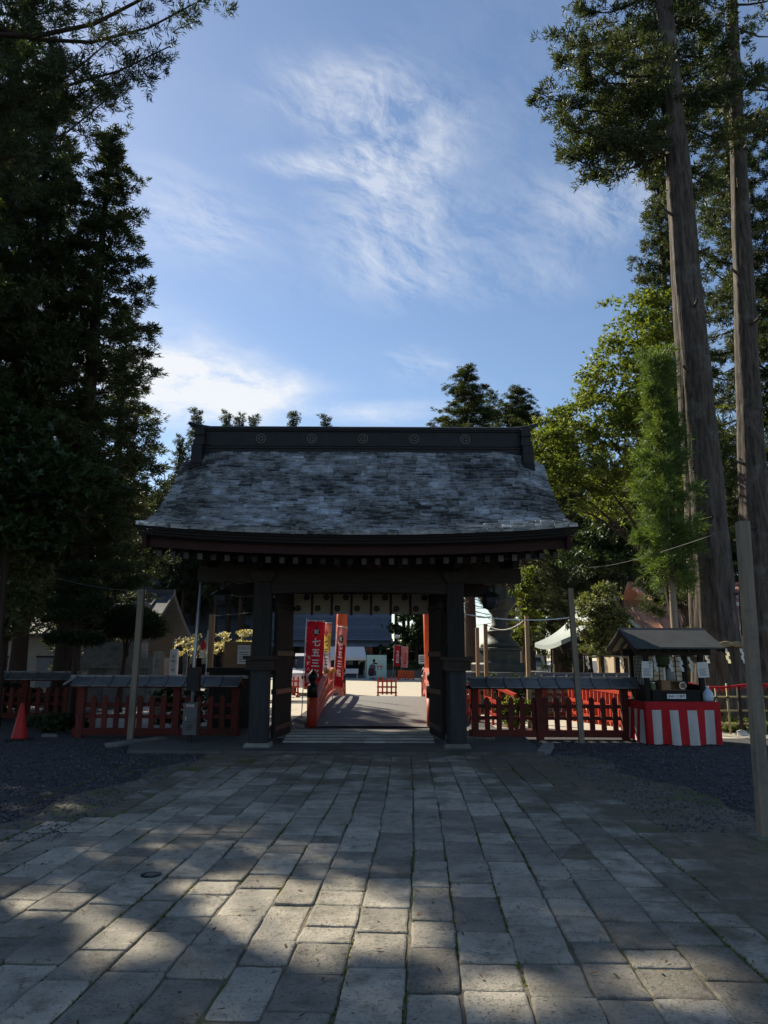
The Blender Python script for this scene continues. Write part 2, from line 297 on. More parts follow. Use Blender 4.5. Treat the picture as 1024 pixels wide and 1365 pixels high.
# ------------------------------------------------------------------ builders
class MB:
    def __init__(s): s.v = []; s.f = []; s.mi = []
    def add(s, vs, fs, mi=0):
        o = len(s.v); s.v += [tuple(p) for p in vs]; s.f += [tuple(i + o for i in f) for f in fs]; s.mi += [mi] * len(fs); return s
    def box(s, c, d, rot=None, mi=0):
        x, y, z = d[0] / 2, d[1] / 2, d[2] / 2
        P = [Vector(p) for p in ((-x, -y, -z), (x, -y, -z), (x, y, -z), (-x, y, -z), (-x, -y, z), (x, -y, z), (x, y, z), (-x, y, z))]
        if rot is not None: P = [rot @ p for p in P]
        C = Vector(c)
        return s.add([p + C for p in P], [(0, 3, 2, 1), (4, 5, 6, 7), (0, 1, 5, 4), (1, 2, 6, 5), (2, 3, 7, 6), (3, 0, 4, 7)], mi)
    def span(s, a, b, mi=0):       # box by two corners
        a, b = Vector(a), Vector(b); return s.box((a + b) / 2, (abs(b.x - a.x), abs(b.y - a.y), abs(b.z - a.z)), None, mi)
    def beam(s, a, b, w, h, mi=0):
        a, b = Vector(a), Vector(b); d = b - a; L = d.length
        y = d.normalized(); up = Vector((0, 0, 1)) if abs(y.z) < .95 else Vector((0, 1, 0))
        x = y.cross(up).normalized(); z = x.cross(y)
        return s.box((a + b) / 2, (w, L, h), Matrix((x, y, z)).transposed(), mi)
    def tube(s, pts, rad, n=8, cap=True, mi=0, ridge=None):
        pts = [Vector(p) for p in pts]; k = len(pts)
        if isinstance(rad, (int, float)): rad = [rad] * k
        o = len(s.v); prev = None
        for i, p in enumerate(pts):
            t = (pts[min(i + 1, k - 1)] - pts[max(i - 1, 0)]).normalized()
            if prev is None: prev = t.cross(Vector((0, 1, 0)) if abs(t.y) < .9 else Vector((1, 0, 0))).normalized()
            x = (prev - t * prev.dot(t)).normalized(); y = t.cross(x); prev = x
            for j in range(n):
                a = 2 * math.pi * j / n; r = rad[i] * (ridge(a, p.z) if ridge else 1)
                s.v.append(tuple(p + x * (math.cos(a) * r) + y * (math.sin(a) * r)))
        for i in range(k - 1):
            for j in range(n):
                s.f.append((o + i * n + j, o + i * n + (j + 1) % n, o + (i + 1) * n + (j + 1) % n, o + (i + 1) * n + j)); s.mi.append(mi)
        if cap:
            s.f.append(tuple(o + j for j in reversed(range(n)))); s.f.append(tuple(o + (k - 1) * n + j for j in range(n))); s.mi += [mi, mi]
        return s
    def lathe(s, prof, n=16, c=(0, 0, 0), mi=0, ph=0.0):
        o = len(s.v); k = len(prof)
        for r, z in prof:
            for j in range(n):
                a = 2 * math.pi * j / n + ph; s.v.append((c[0] + r * math.cos(a), c[1] + r * math.sin(a), c[2] + z))
        for i in range(k - 1):
            for j in range(n):
                s.f.append((o + i * n + j, o + i * n + (j + 1) % n, o + (i + 1) * n + (j + 1) % n, o + (i + 1) * n + j)); s.mi.append(mi)
        s.f.append(tuple(o + j for j in reversed(range(n)))); s.f.append(tuple(o + (k - 1) * n + j for j in range(n))); s.mi += [mi, mi]
        return s
    def prism(s, poly, axis, a0, a1, mi=0):    # poly in the other two axes, counter-clockwise
        def P(p, a): return (a, p[0], p[1]) if axis == 0 else ((p[0], a, p[1]) if axis == 1 else (p[0], p[1], a))
        k = len(poly); vs = [P(p, a0) for p in poly] + [P(p, a1) for p in poly]
        fs = [tuple(range(k)), tuple(reversed(range(k, 2 * k)))] + [(i, i + k, (i + 1) % k + k, (i + 1) % k) for i in range(k)]
        return s.add(vs, fs, mi)
    def grid(s, fn, nu, nv, mi=0):
        o = len(s.v)
        for i in range(nu + 1):
            for j in range(nv + 1): s.v.append(tuple(fn(i / nu, j / nv)))
        for i in range(nu):
            for j in range(nv):
                a = o + i * (nv + 1) + j; s.f.append((a, a + nv + 1, a + nv + 2, a + 1)); s.mi.append(mi(i, j) if callable(mi) else mi)
        return s
    def mesh(s, name, mats, smooth=False):
        me = bpy.data.meshes.new(name); me.from_pydata(s.v, [], s.f)
        for m in (mats if isinstance(mats, (list, tuple)) else [mats]): me.materials.append(MATS[m])
        if any(s.mi): me.polygons.foreach_set('material_index', s.mi)
        if smooth: me.polygons.foreach_set('use_smooth', [True] * len(me.polygons))
        me.update(); return me
    def build(s, name, mats, parent=None, smooth=False, loc=None, fix=False):
        me = s.mesh(name, mats, smooth)
        if fix:
            import bmesh
            bm = bmesh.new(); bm.from_mesh(me); bmesh.ops.recalc_face_normals(bm, faces=bm.faces); bm.to_mesh(me); bm.free()
        return put(me, name, parent, loc)
def put(me, name, parent=None, loc=None, rot=None, scale=None):
    o = bpy.data.objects.new(name, me); COL.objects.link(o)
    if parent is not None: o.parent = parent
    if loc is not None: o.location = loc
    if rot is not None: o.rotation_euler = rot
    if scale is not None: o.scale = scale if not isinstance(scale, (int, float)) else (scale,) * 3
    return o
def tag(o, label, cat, group=None):
    o['label'] = label; o['category'] = cat
    if group: o['group'] = group
    return o
def thing(name, label, cat, loc=(0, 0, 0), rotz=0.0, group=None):
    o = bpy.data.objects.new(name, None); COL.objects.link(o); o.empty_display_size = .2
    o.location = loc; o.rotation_euler = (0, 0, rotz); return tag(o, label, cat, group)
def kind(o, k): o['kind'] = k; return o
def copy_tree(o, parent=None):
    c = o.copy(); COL.objects.link(c)
    if parent is not None: c.parent = parent
    for ch in o.children: copy_tree(ch, c)
    return c
def text_mesh(body, size, m, name, parent, loc, rot=(math.pi / 2, 0, 0), bold=0.0, spacing=1.0, sx=1.0):
    cu = bpy.data.curves.new(name, 'FONT'); cu.body = body; cu.size = size; cu.align_x = 'CENTER'; cu.align_y = 'CENTER'
    cu.offset = bold; cu.space_line = spacing; cu.resolution_u = 3
    ob = bpy.data.objects.new(name, cu); COL.objects.link(ob)
    me = bpy.data.meshes.new_from_object(ob); bpy.data.objects.remove(ob); bpy.data.curves.remove(cu)
    me.materials.clear(); me.materials.append(MATS[m])
    return put(me, name, parent, loc, rot, (sx, 1, 1))
def np_mesh(name, V, F, m, smooth=False):
    V = np.asarray(V, np.float32); F = np.asarray(F, np.int32); k = F.shape[1]
    me = bpy.data.meshes.new(name); me.vertices.add(len(V)); me.vertices.foreach_set('co', V.ravel())
    me.loops.add(F.size); me.loops.foreach_set('vertex_index', F.ravel())
    me.polygons.add(len(F)); me.polygons.foreach_set('loop_start', np.arange(0, F.size, k, dtype=np.int32))
    me.materials.append(MATS[m]); me.update(calc_edges=True)
    if smooth: me.polygons.foreach_set('use_smooth', np.ones(len(F), bool))
    return me
def arc_tomoe(mb, r, plane_y, cx=0, cz=0, mi=0, rot=0.0, thick=.2):     # threefold comma crest in the xz plane
    for k in range(3):
        a0 = rot + k * 2 * math.pi / 3; top = []; bot = []
        for i in range(9):
            t = i / 8; a = a0 + t * 2.0
            rc = r * (.42 + .32 * t); w = r * thick * (1 - t) ** .8 + .004 * r
            top.append((cx + (rc + w) * math.cos(a), cz + (rc + w) * math.sin(a)))
            bot.append((cx + (rc - w) * math.cos(a), cz + (rc - w) * math.sin(a)))
        vs = [(p[0], plane_y, p[1]) for p in top] + [(p[0], plane_y, p[1]) for p in bot]
        mb.add(vs, [(i, i + 1, i + 10, i + 9) for i in range(8)], mi)

# ================================================================== the setting
rng = random.Random(7)
nrg = np.random.default_rng(11)
kind(MB().add([(-700, -60, 0), (700, -60, 0), (700, 1500, 0), (-700, 1500, 0)], [(0, 1, 2, 3)]).build('ground', 'gravel'), 'structure')
kind(MB().add([(-12, 30.2, .006), (7, 30.2, .006), (14, 66, .006), (-26, 66, .006)], [(0, 1, 2, 3)]).build('gravel_court', 'court'), 'structure')
kind(MB().add([(2.7, 16.5, .006), (7.2, 16.3, .006), (26, 16.9, .006), (30, 44, .006), (5, 44, .006), (2.7, 22, .006)], [(0, 1, 2, 3, 4, 5)]).build('side_court', 'court'), 'structure')
kind(MB().add([(-8.5, 21.5, .006), (-6.2, 17.0, .006), (-2.4, 17.0, .006), (-2.4, 28, .006), (-8.5, 28, .006)], [(0, 1, 2, 3, 4)]).build('garden_court', 'court'), 'structure')
# soil bed under and beside the paving, with a ragged edge
edge = []
for i in range(60):
    t = i / 59; y = 13.3 - 14.5 * t
    edge.append((3.4 + 1.6 * t + .14 * math.sin(i * .55) + rng.uniform(-.05, .05), y))
for i in range(60):
    t = i / 59; y = -1.2 + 14.5 * t
    edge.append((-5.0 + 2.0 * t + .14 * math.sin(i * .7) + rng.uniform(-.05, .05), y))
kind(MB().add([(x, y, .0125) for x, y in edge], [tuple(reversed(range(len(edge))))]).build('soil_ground', 'soil', fix=True), 'structure')

# paving: every stone its own block with worn edges
pav = bpy.data.objects.new('paving', None); COL.objects.link(pav); kind(pav, 'structure')
PA = R(2.3)
def pave_xy(a, b):      # a across, b along the path
    bend = .0022 * (b - 8) ** 2
    return (a * math.cos(PA) + (b) * math.sin(PA) - .33 - bend, b * math.cos(PA) - a * math.sin(PA))
def stone_geo(a0, a1, b0, b1, zoff, r):
    pts = []
    per = [(a0, b0), (a1, b0), (a1, b1), (a0, b1)]
    cut = r.uniform(.005, .022)
    for k in range(4):
        p, q = per[k], per[(k + 1) % 4]; L = math.hypot(q[0] - p[0], q[1] - p[1]); ux, uy = (q[0] - p[0]) / L, (q[1] - p[1]) / L
        n = 4
        for i in range(n):
            t = cut + (L - 2 * cut) * i / (n - 1); j = r.uniform(-.007, .007) if 0 < i < n - 1 else r.uniform(-.002, .005)
            pts.append((p[0] + ux * t - uy * j, p[1] + uy * t + ux * j))
    ca, cb = (a0 + a1) / 2, (b0 + b1) / 2; tx, ty = r.gauss(0, .006), r.gauss(0, .005)
    V = []; F = []; n = len(pts)
    for inset, z in ((0, -.03), (.0, .012), (.006, .021), (.018, .025)):
        for a, b in pts:
            da, db = ca - a, cb - b; L = math.hypot(da, db)
            aa, bb = a + da / L * inset, b + db / L * inset
            x, y = pave_xy(aa, bb); V.append((x, y, z + zoff + tx * (aa - ca) + ty * (bb - cb)))
    for k in range(3):
        for i in range(n): F.append((k * n + i, k * n + (i + 1) % n, (k + 1) * n + (i + 1) % n, (k + 1) * n + i))
    F.append(tuple(3 * n + i for i in range(n)))
    return V, F
stones = []
for c in range(-15, 10):
    w0 = c * .302 + .02 * math.sin(c * 2.1); w1 = (c + 1) * .302 + .02 * math.sin((c + 1) * 2.1)
    b = 1.2 + rng.uniform(0, .5)
    lim_far = 13.15
    while b < lim_far:
        L = rng.choice([.27, .33, .38, .42, .46, .5, .56, .66]) * rng.uniform(.94, 1.08)
        b1 = min(b + L, lim_far + .1)
        x, y = pave_xy((w0 + w1) / 2, (b + b1) / 2)
        left_lim = -4.9 + .19 * y + .35 * math.sin(y * 1.7) + rng.uniform(-.2, .3); right_lim = 2.95 + rng.uniform(-.6, .4) - .02 * (y - 6)
        if x > left_lim and x < right_lim and b1 - b > .15:
            if not (x > 2.2 and rng.random() < .12):
                gap = rng.uniform(.001, .007); sh = rng.gauss(0, .004)
                sink = max(0, (x - 1.5) / 1.3) + max(0, (left_lim + .9 - x) / .9) + max(0, (y - 11) / 4.5); z = rng.gauss(0, .0045) - .0125 * min(1.0, sink) * rng.uniform(.5, 1.05)
                V, F = stone_geo(w0 + gap + sh, w1 - gap + sh, b + rng.uniform(.003, .010), b1 - rng.uniform(.003, .010), z, rng)
                vis = (b + b1) / 2
                u = 512 + 1000 * x / max(.5, y * CT - EYE * ST)
                size = 1 / (y * y) if (y > 3.35 and -60 < u < 1084) else 0
                stones.append((size, V, F))
        b = b1
stones.sort(key=lambda s: -s[0])
for s in stones[:300]: MB().add(s[1], s[2]).build('paving_stone', 'pave', pav)
rest = MB()
for s in stones[300:]: rest.add(s[1], s[2])
kind(rest.build('paving_stones', 'pave', pav), 'stuff')
# moss along the joints
mv, mf = [], []
tri = np.array([(-.5, 0, 0), (.5, 0, 0), (0, .2, 1)])
cnt = 0
while cnt < 11000:
    c = rng.randint(-13, 8); a = c * .302 + .02 * math.sin(c * 2.1) + rng.gauss(0, .007); b = rng.uniform(1.5, 12.5)
    if math.sin(b * 1.9 + c * 1.7) + math.sin(b * .7 - c) < .25: continue
    x, y = pave_xy(a, b); s = rng.uniform(.007, .023); th = rng.uniform(0, 6.28)
    o = len(mv)
    for q in tri:
        mv.append((x + s * (q[0] * math.cos(th) - q[1] * math.sin(th)), y + s * (q[0] * math.sin(th) + q[1] * math.cos(th)), .012 + s * q[2] * .8))
    mf.append((o, o + 1, o + 2)); cnt += 1
moss = put(np_mesh('moss', mv, mf, 'moss_leaf'), 'joint_moss'); kind(tag(moss, 'fine green moss growing in the joints between paving stones', 'moss'), 'stuff')
# loose gravel
def pebbles(name, n, region, smin, smax, m, label, seed):
    g = np.random.default_rng(seed)
    base = np.array([(1, 0, 0), (-.5, .8, 0), (-.5, -.8, 0), (.1, 0, .7), (0, 0, -.5)]); fc = np.array([(0, 1, 3), (1, 2, 3), (2, 0, 3), (1, 0, 4), (2, 1, 4), (0, 2, 4)])
    P = np.array([region(g) for _ in range(n)]); s = g.uniform(smin, smax, n)
    th = g.uniform(0, 6.28, n); V = np.zeros((n, 5, 3))
    V[:, :, 0] = (base[:, 0] * np.cos(th)[:, None] - base[:, 1] * np.sin(th)[:, None]); V[:, :, 1] = (base[:, 0] * np.sin(th)[:, None] + base[:, 1] * np.cos(th)[:, None]) * .8
    V[:, :, 2] = base[:, 2]
    V = V * s[:, None, None]; V[:, :, :2] += P[:, None, :]; V[:, :, 2] += .012
    F = (fc[None] + 5 * np.arange(n)[:, None, None]).reshape(-1, 3)
    o = put(np_mesh(name, V.reshape(-1, 3), F, m), name); return kind(tag(o, label, 'gravel'), 'stuff')
def reg_left(g):
    y = g.uniform(7, 15.5); return (-2.9 - abs(g.normal(0, 2.8)), y)
def reg_right(g):
    y = g.uniform(7.5, 15.2); return (2.7 + abs(g.normal(0, 2.6)), y)
pebbles('loose_gravel', 9000, reg_left, .008, .028, 'pebble', 'dark loose gravel around the traffic cone', 3)
pebbles('loose_gravel', 9000, reg_right, .008, .028, 'pebble', 'dark loose gravel between paving and striped stall', 4)
def reg_joint(g):
    y = g.uniform(2.5, 12.5); return (g.uniform(1.6, 4.2), y)
pebbles('grit', 2500, reg_joint, .004, .012, 'pebble', 'small grit scattered on the bare soil beside the paving', 5)
# fallen needles and leaves
lv, lf = [], []
lr = random.Random(77)
for i in range(3200):
    y = lr.uniform(2.6, 14.5) if i % 3 else lr.uniform(2.6, 8); x = lr.uniform(-4.6, 4.6)
    if lr.random() > .35 + .5 * abs(math.sin(x * 1.1 + y * .6)): continue
    L = lr.uniform(.009, .028); w = L * lr.uniform(.12, .45); th = lr.uniform(0, 6.28); z = .033; o = len(lv); ca, sa = math.cos(th), math.sin(th)
    for q, r_, zz in ((-L, 0, 0), (0, -w, .003), (L, 0, .006), (0, w, .004)): lv.append((x + q * ca - r_ * sa, y + q * sa + r_ * ca, z + zz))
    lf.append((o, o + 1, o + 2, o + 3))
kind(tag(put(np_mesh('fallen_leaves', lv, lf, 'dead_leaf'), 'fallen_leaves'), 'scattered brown fallen leaves and needles on the paving', 'leaves'), 'stuff')
# small metal cap set in the paving
g0 = at(203, 1178, 5.6); g0 = Vector((gx(203, 5.95, 0), 5.95, .026))
dr = thing('drain_cap', 'small round dark metal cap set in a paving stone', 'drain cap', g0)
MB().lathe([(.075, 0), (.075, .008), (.06, .012), (.05, .006)], 20).build('rim', 'black_metal', dr)
MB().lathe([(.045, .001), (.04, .012), (.015, .014)], 16).build('lid', 'grey_paint', dr)
# gate apron
GX, GY = -.455, 15.6
ap = MB().prism([(-4.35, 13.3), (2.55, 13.22), (2.75, 13.35), (3.0, 18.0), (-4.2, 18.0), (-4.6, 14.2)], 2, -.05, .06)
kind(ap.build('gate_apron', 'apron', fix=True), 'structure')
for i, (a, b) in enumerate((((-5.0, 14.2), (-4.62, 14.75)), ((-4.62, 14.8), (-4.3, 15.25)), ((2.75, 13.4), (3.05, 14.4)))):
    tag(MB().beam((*a, .03), (*b, .05), .2, .1).build('kerb_stone', 'stone'), ['flat kerb stone lying beside the grey cabinet post', 'flat kerb stone lying next to the picket fence foot', 'narrow kerb stone edging the apron towards the stall'][i], 'kerb stone')

# ================================================================== arched bridge
BY0, BY1 = 17.75, 30.6
def deck_z(y): t = (y - BY0) / (BY1 - BY0); return .10 + 1.36 * t * (1 - t) - .05 * t
def bl(y): return -1.62 + .03 * (y - BY0) / 12
def brr(y): return 1.10 + .48 * (y - BY0) / 12
br = thing('arched_bridge', 'low arched bridge with grey deck and vermilion railings behind the gate', 'bridge', (0, 0, 0))
def deckf(u, v):
    y = BY0 + (BY1 - BY0) * u; return (bl(y) - .15 + (brr(y) - bl(y) + .3) * v, y, deck_z(y) - .02 * abs(2 * v - 1) ** 2)
d = MB().grid(deckf, 28, 6)
d.build('deck', 'asphalt', br, True)
side = MB()
for f, s in ((bl, -.17), (brr, .17)):
    side.grid(lambda u, v: (f(BY0 + (BY1 - BY0) * u) + s, BY0 + (BY1 - BY0) * u, deck_z(BY0 + (BY1 - BY0) * u) - v * .38), 28, 1)
side.build('side_beam', 'vermilion', br)
def arc_z(y, k):          # rails spring from the end posts and arch over the deck
    t = min(1, max(0, (y - BY0) / (BY1 - BY0))); q = math.sin(math.pi * t) ** .72
    return (.30 + .98 * q, .16 + .76 * q, .06 + .52 * q)[k]
for f in (bl, brr):
    for k, w, hh in ((0, .12, .11), (1, .08, .08), (2, .10, .13)):
        m = MB()
        ys = [BY0 + .1 + (BY1 - BY0 - .2) * (i / 30) for i in range(31)]
        for i in range(30):
            y0, y1 = ys[i], ys[i + 1]
            m.beam((f(y0), y0, arc_z(y0, k)), (f(y1), y1 + .01, arc_z(y1, k) + .004), w, hh)
        m.build('handrail' if k == 0 else 'rail', 'rail_pink', br)
    y = BY0 + .6
    while y < BY1 - .3:
        MB().span((-.025, -.025, arc_z(y, 2)), (.025, .025, arc_z(y, 0))).build('baluster', 'rail_pink', br, loc=(f(y), y, 0)); y += .42
    for y in (BY0 + .1, BY1 - .1):
        x = f(y) + (-.02 if f is bl else .02)
        p = MB().lathe([(.12, -.1), (.12, .62)], 16).build('end_post', 'vermilion', br, True, (x, y, deck_z(y)))
        MB().lathe([(.125, .62), (.125, .88), (.105, .90), (.075, .93), (.07, .98), (.10, 1.02), (.115, 1.08), (.10, 1.15), (.04, 1.21), (.012, 1.25)], 16).build('finial', 'black_metal', p, True)

# ================================================================== the gate
gate = thing('shrine_gate', 'old timber shrine gate with sweeping shingled roof and open doors', 'gate', (GX, GY, 0))
YE, YR, ZE, ZR = -3.25, -.12, 3.67, 5.95
def S(x, s, sgn=1):                      # roof surface, s = 0 at the eave, 1 at the ridge
    ax = abs(x); e = max(0, (ax - 2.9) / .9)
    z = ZE + (ZR - ZE) * (.42 * s + .58 * s ** 1.9) + .10 * (ax / 3.7) ** 4 * (1 - s) - .26 * e ** 2 * s ** .6
    z += -.03 * (1 - s) * math.cos(x * .85)
    return Vector((x, sgn * (YE + (YR - YE) * s), z))
def xmax(s): return 3.70 + .14 * s ** 1.5
roof = bpy.data.objects.new('roof', None); COL.objects.link(roof); roof.parent = gate
deckm = MB()
for sg in (1, -1):
    deckm.grid(lambda u, v: S((2 * u - 1) * xmax(v) * .995, v, sg) - Vector((0, 0, .03)), 32, 16)
    deckm.grid(lambda u, v: S((1 - 2 * u) * xmax(v) * .985, v, sg) - Vector((0, -.03 * sg, .16)), 32, 16)
deckm.build('roof_boarding', 'dark_wood', roof)
def shingle(r, x0, x1, s0, s1, sg=1, lift=1.0):
    top = .042 * lift; j = r.uniform(-.012, .014); tl = r.uniform(-.008, .020)
    a, b, c, e = S(x0, s0, sg), S(x1, s0, sg), S(x1, s1, sg), S(x0, s1, sg)
    nrm = (b - a).cross(e - a).normalized()
    if nrm.z < 0: nrm = -nrm
    dn = (a - e).normalized()
    a, b = a + dn * (j), b + dn * (j + r.uniform(-.012, .012))
    warp = r.uniform(-.012, .034) * (1 if r.random() < .55 else .25)
    T = [a + nrm * (top + .012 + tl + warp), b + nrm * (top + .012 + tl), c + nrm * (.003), e + nrm * (.003)]
    B = [a + nrm * (-.004), b + nrm * (-.004), c - nrm * .006, e - nrm * .006]
    return T + B, [(0, 1, 2, 3), (0, 4, 5, 1), (1, 5, 6, 2), (3, 7, 4, 0), (2, 6, 7, 3)]
NROW = 33
front, back = [], MB()
sr = random.Random(21)
for row in range(NROW):
    s0 = row / NROW; s1 = min(1.0, (row + 1.35) / NROW); xm = xmax(s0)
    x = -xm + (0 if row % 2 else -.14)
    while x < xm - .02:
        w = sr.uniform(.18, .30)
        if xm - (x + w) < .1: w = xm - x
        xa, xb = max(x, -xm) + .003, min(x + w, xm) - .003
        if xb - xa > .03: front.append(shingle(sr, xa, xb, s0, s1))
        x += w
for row in range(0, NROW, 1):
    s0 = row / NROW; s1 = min(1.0, (row + 1.35) / NROW); xm = xmax(s0); x = -xm
    while x < xm - .02:
        w = min(.5, xm - x); v_, f_ = shingle(sr, x + .003, x + w - .003, s0, s1, -1); back.add(v_, [tuple(reversed(f)) for f in f_]); x += w
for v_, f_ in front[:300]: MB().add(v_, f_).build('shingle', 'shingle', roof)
fr = MB()
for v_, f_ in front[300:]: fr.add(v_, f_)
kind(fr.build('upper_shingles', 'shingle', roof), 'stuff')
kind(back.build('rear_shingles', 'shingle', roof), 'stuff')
# eaves: thick fascia of layered bark, red board, rafters
for sg in (1, -1):
    m = MB()
    for lay in range(4):
        m.grid(lambda u, v: S((2 * u - 1) * (3.70 - .02 * lay), 0, sg) + Vector((0, sg * (.02 + .035 * lay + .1 * v), -.012 - .042 * (lay) - .002)), 24, 1)
        m.grid(lambda u, v: S((2 * u - 1) * (3.70 - .02 * lay), 0, sg) + Vector((0, sg * (.02 + .035 * lay), -.012 - .042 * lay - .041 * v)), 24, 1)
    m.build('eave_edge', 'dark_wood', gate)
    m = MB()
    for i in range(12):
        x0, x1 = -3.5 + 7 * i / 12, -3.5 + 7 * (i + 1) / 12
        m.beam(S(x0, 0, sg) + Vector((0, .22 * sg, -.25)), S(x1, 0, sg) + Vector((0.004, .22 * sg, -.25)), .09, .15)
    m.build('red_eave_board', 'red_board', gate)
    rl = math.hypot(2.75, 1.45)
    rm = MB().beam((0, 0, 0), (0, 2.75, 1.30), .085, .10).mesh('rafter', 'old_wood')
    em = MB().box((0, -.006, .0), (.087, .012, .105)).mesh('rafter_end', 'rafter_white')
    for i in range(30):
        x = -3.4 + 6.8 * i / 29
        p = S(x, 0, sg) + Vector((0, .42 * sg, -.40))
        o = put(rm, 'rafter', gate, p, (0, 0, 0 if sg == 1 else math.pi))
        if sg == 1: put(em, 'rafter_end', o, (0, 0, 0), (R(12), 0, 0))
# bargeboards following the gable ends
for sx in (-1, 1):
    for sg in (1, -1):
        m = MB()
        for i in range(10):
            s0, s1 = i / 10, (i + 1) / 10
            a = S(sx * (xmax(s0) - .14), s0 * .97 + .02, sg) - Vector((0, 0, .27)); b = S(sx * (xmax(s1) - .14), s1 * .97 + .02, sg) - Vector((0, 0, .27))
            m.beam(a, b + (b - a) * .02, .07, .24)
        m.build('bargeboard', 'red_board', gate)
    pe = MB().prism([(-.18, 0), (-.10, -.28), (0, -.42), (.10, -.28), (.18, 0)], 0, -.03, .03).build('gable_pendant', 'dark_wood', gate, loc=(sx * 3.66, 0, 5.25), fix=True)
    MB().span((-.06, -1.55, 3.3), (.06, 1.55, 3.55)).build('gable_tie_beam', 'old_wood', gate, loc=(sx * 2.95, 0, 0))
    MB().span((-.08, -.08, 3.55), (.08, .08, 5.2)).build('king_post', 'old_wood', gate, loc=(sx * 2.95, 0, 0))
    MB().prism([(-2.9, 3.55), (2.9, 3.55), (.1, 5.3), (-.1, 5.3)], 0, -.02, .02).build('gable_panel', 'dark_wood', gate, loc=(sx * 2.9, 0, 0), fix=True)
# ridge
rd = bpy.data.objects.new('ridge', None); COL.objects.link(rd); rd.parent = gate
MB().span((-3.40, -.20, 5.80), (3.40, .20, 6.00)).build('ridge_base', 'ridge_metal', rd)
MB().span((-3.42, -.17, 6.003), (3.42, .17, 6.40)).build('ridge_box', 'ridge_metal', rd)
for z, w in ((6.0, .23), (6.06, .20), (6.385, .21)):
    MB().span((-3.44, -w, z - .012), (3.44, w, z + .016)).build('ridge_moulding', 'ridge_metal', rd)
capm = MB()
def cap(u, v):
    x = -3.78 + 7.56 * u; ax = abs(x); lift = .17 * max(0, (ax - 3.25) / .53) ** 1.6
    w = .24 * (1 - .75 * max(0, (ax - 3.42) / .36) ** 1.5); a = math.pi * (v * 1.0)
    return (x, -w * math.cos(a), 6.43 + lift + .085 * math.sin(a) * (1 - .5 * max(0, (ax - 3.4) / .38)))
capm.grid(cap, 30, 8)
capm.grid(lambda u, v: (cap(u, 0)[0], -cap(u, 0)[1] * (1 - 2 * v) * -1, cap(u, 0)[2] - .028), 30, 1)
for v in (0, 1): capm.grid(lambda u, w: (cap(u, v)[0], cap(u, v)[1], cap(u, v)[2] - .028 * w), 30, 1)
capm.build('ridge_cap', 'ridge_metal', rd, fix=True)
for sx in (-1, 1):
    e = MB()
    e.span((sx * 3.36, -.30, 5.62), (sx * 3.56, .30, 6.42))
    e.span((sx * 3.34, -.36, 6.03), (sx * 3.58, .36, 6.12)); e.span((sx * 3.35, -.34, 6.25), (sx * 3.57, .34, 6.31))
    for sg in (-1, 1):
        e.span((sx * 3.35, sg * .30, 5.45), (sx * 3.57, sg * .50, 5.98)); e.tube([(sx * 3.35, sg * .47, 5.50), (sx * 3.57, sg * .47, 5.50)], .11, 12)
    e.build('ridge_end_ornament', 'ridge_metal', rd)
for i in range(5):
    x = -2.18 + 1.09 * i
    c = MB()
    n = 24
    vs_ = []
    for k in range(n):
        a = 2 * math.pi * k / n
        vs_ += [(.105 * math.cos(a), -.02, .105 * math.sin(a)), (.088 * math.cos(a), -.02, .088 * math.sin(a)), (.108 * math.cos(a), .0, .108 * math.sin(a))]
    c.add(vs_, [(3 * k, 3 * ((k + 1) % n), 3 * ((k + 1) % n) + 1, 3 * k + 1) for k in range(n)] + [(3 * k, 3 * k + 2, 3 * ((k + 1) % n) + 2, 3 * ((k + 1) % n)) for k in range(n)])
    arc_tomoe(c, .082, -.018, rot=.4)
    c.build('crest', 'crest_metal', rd, loc=(x, -.172, 6.21))
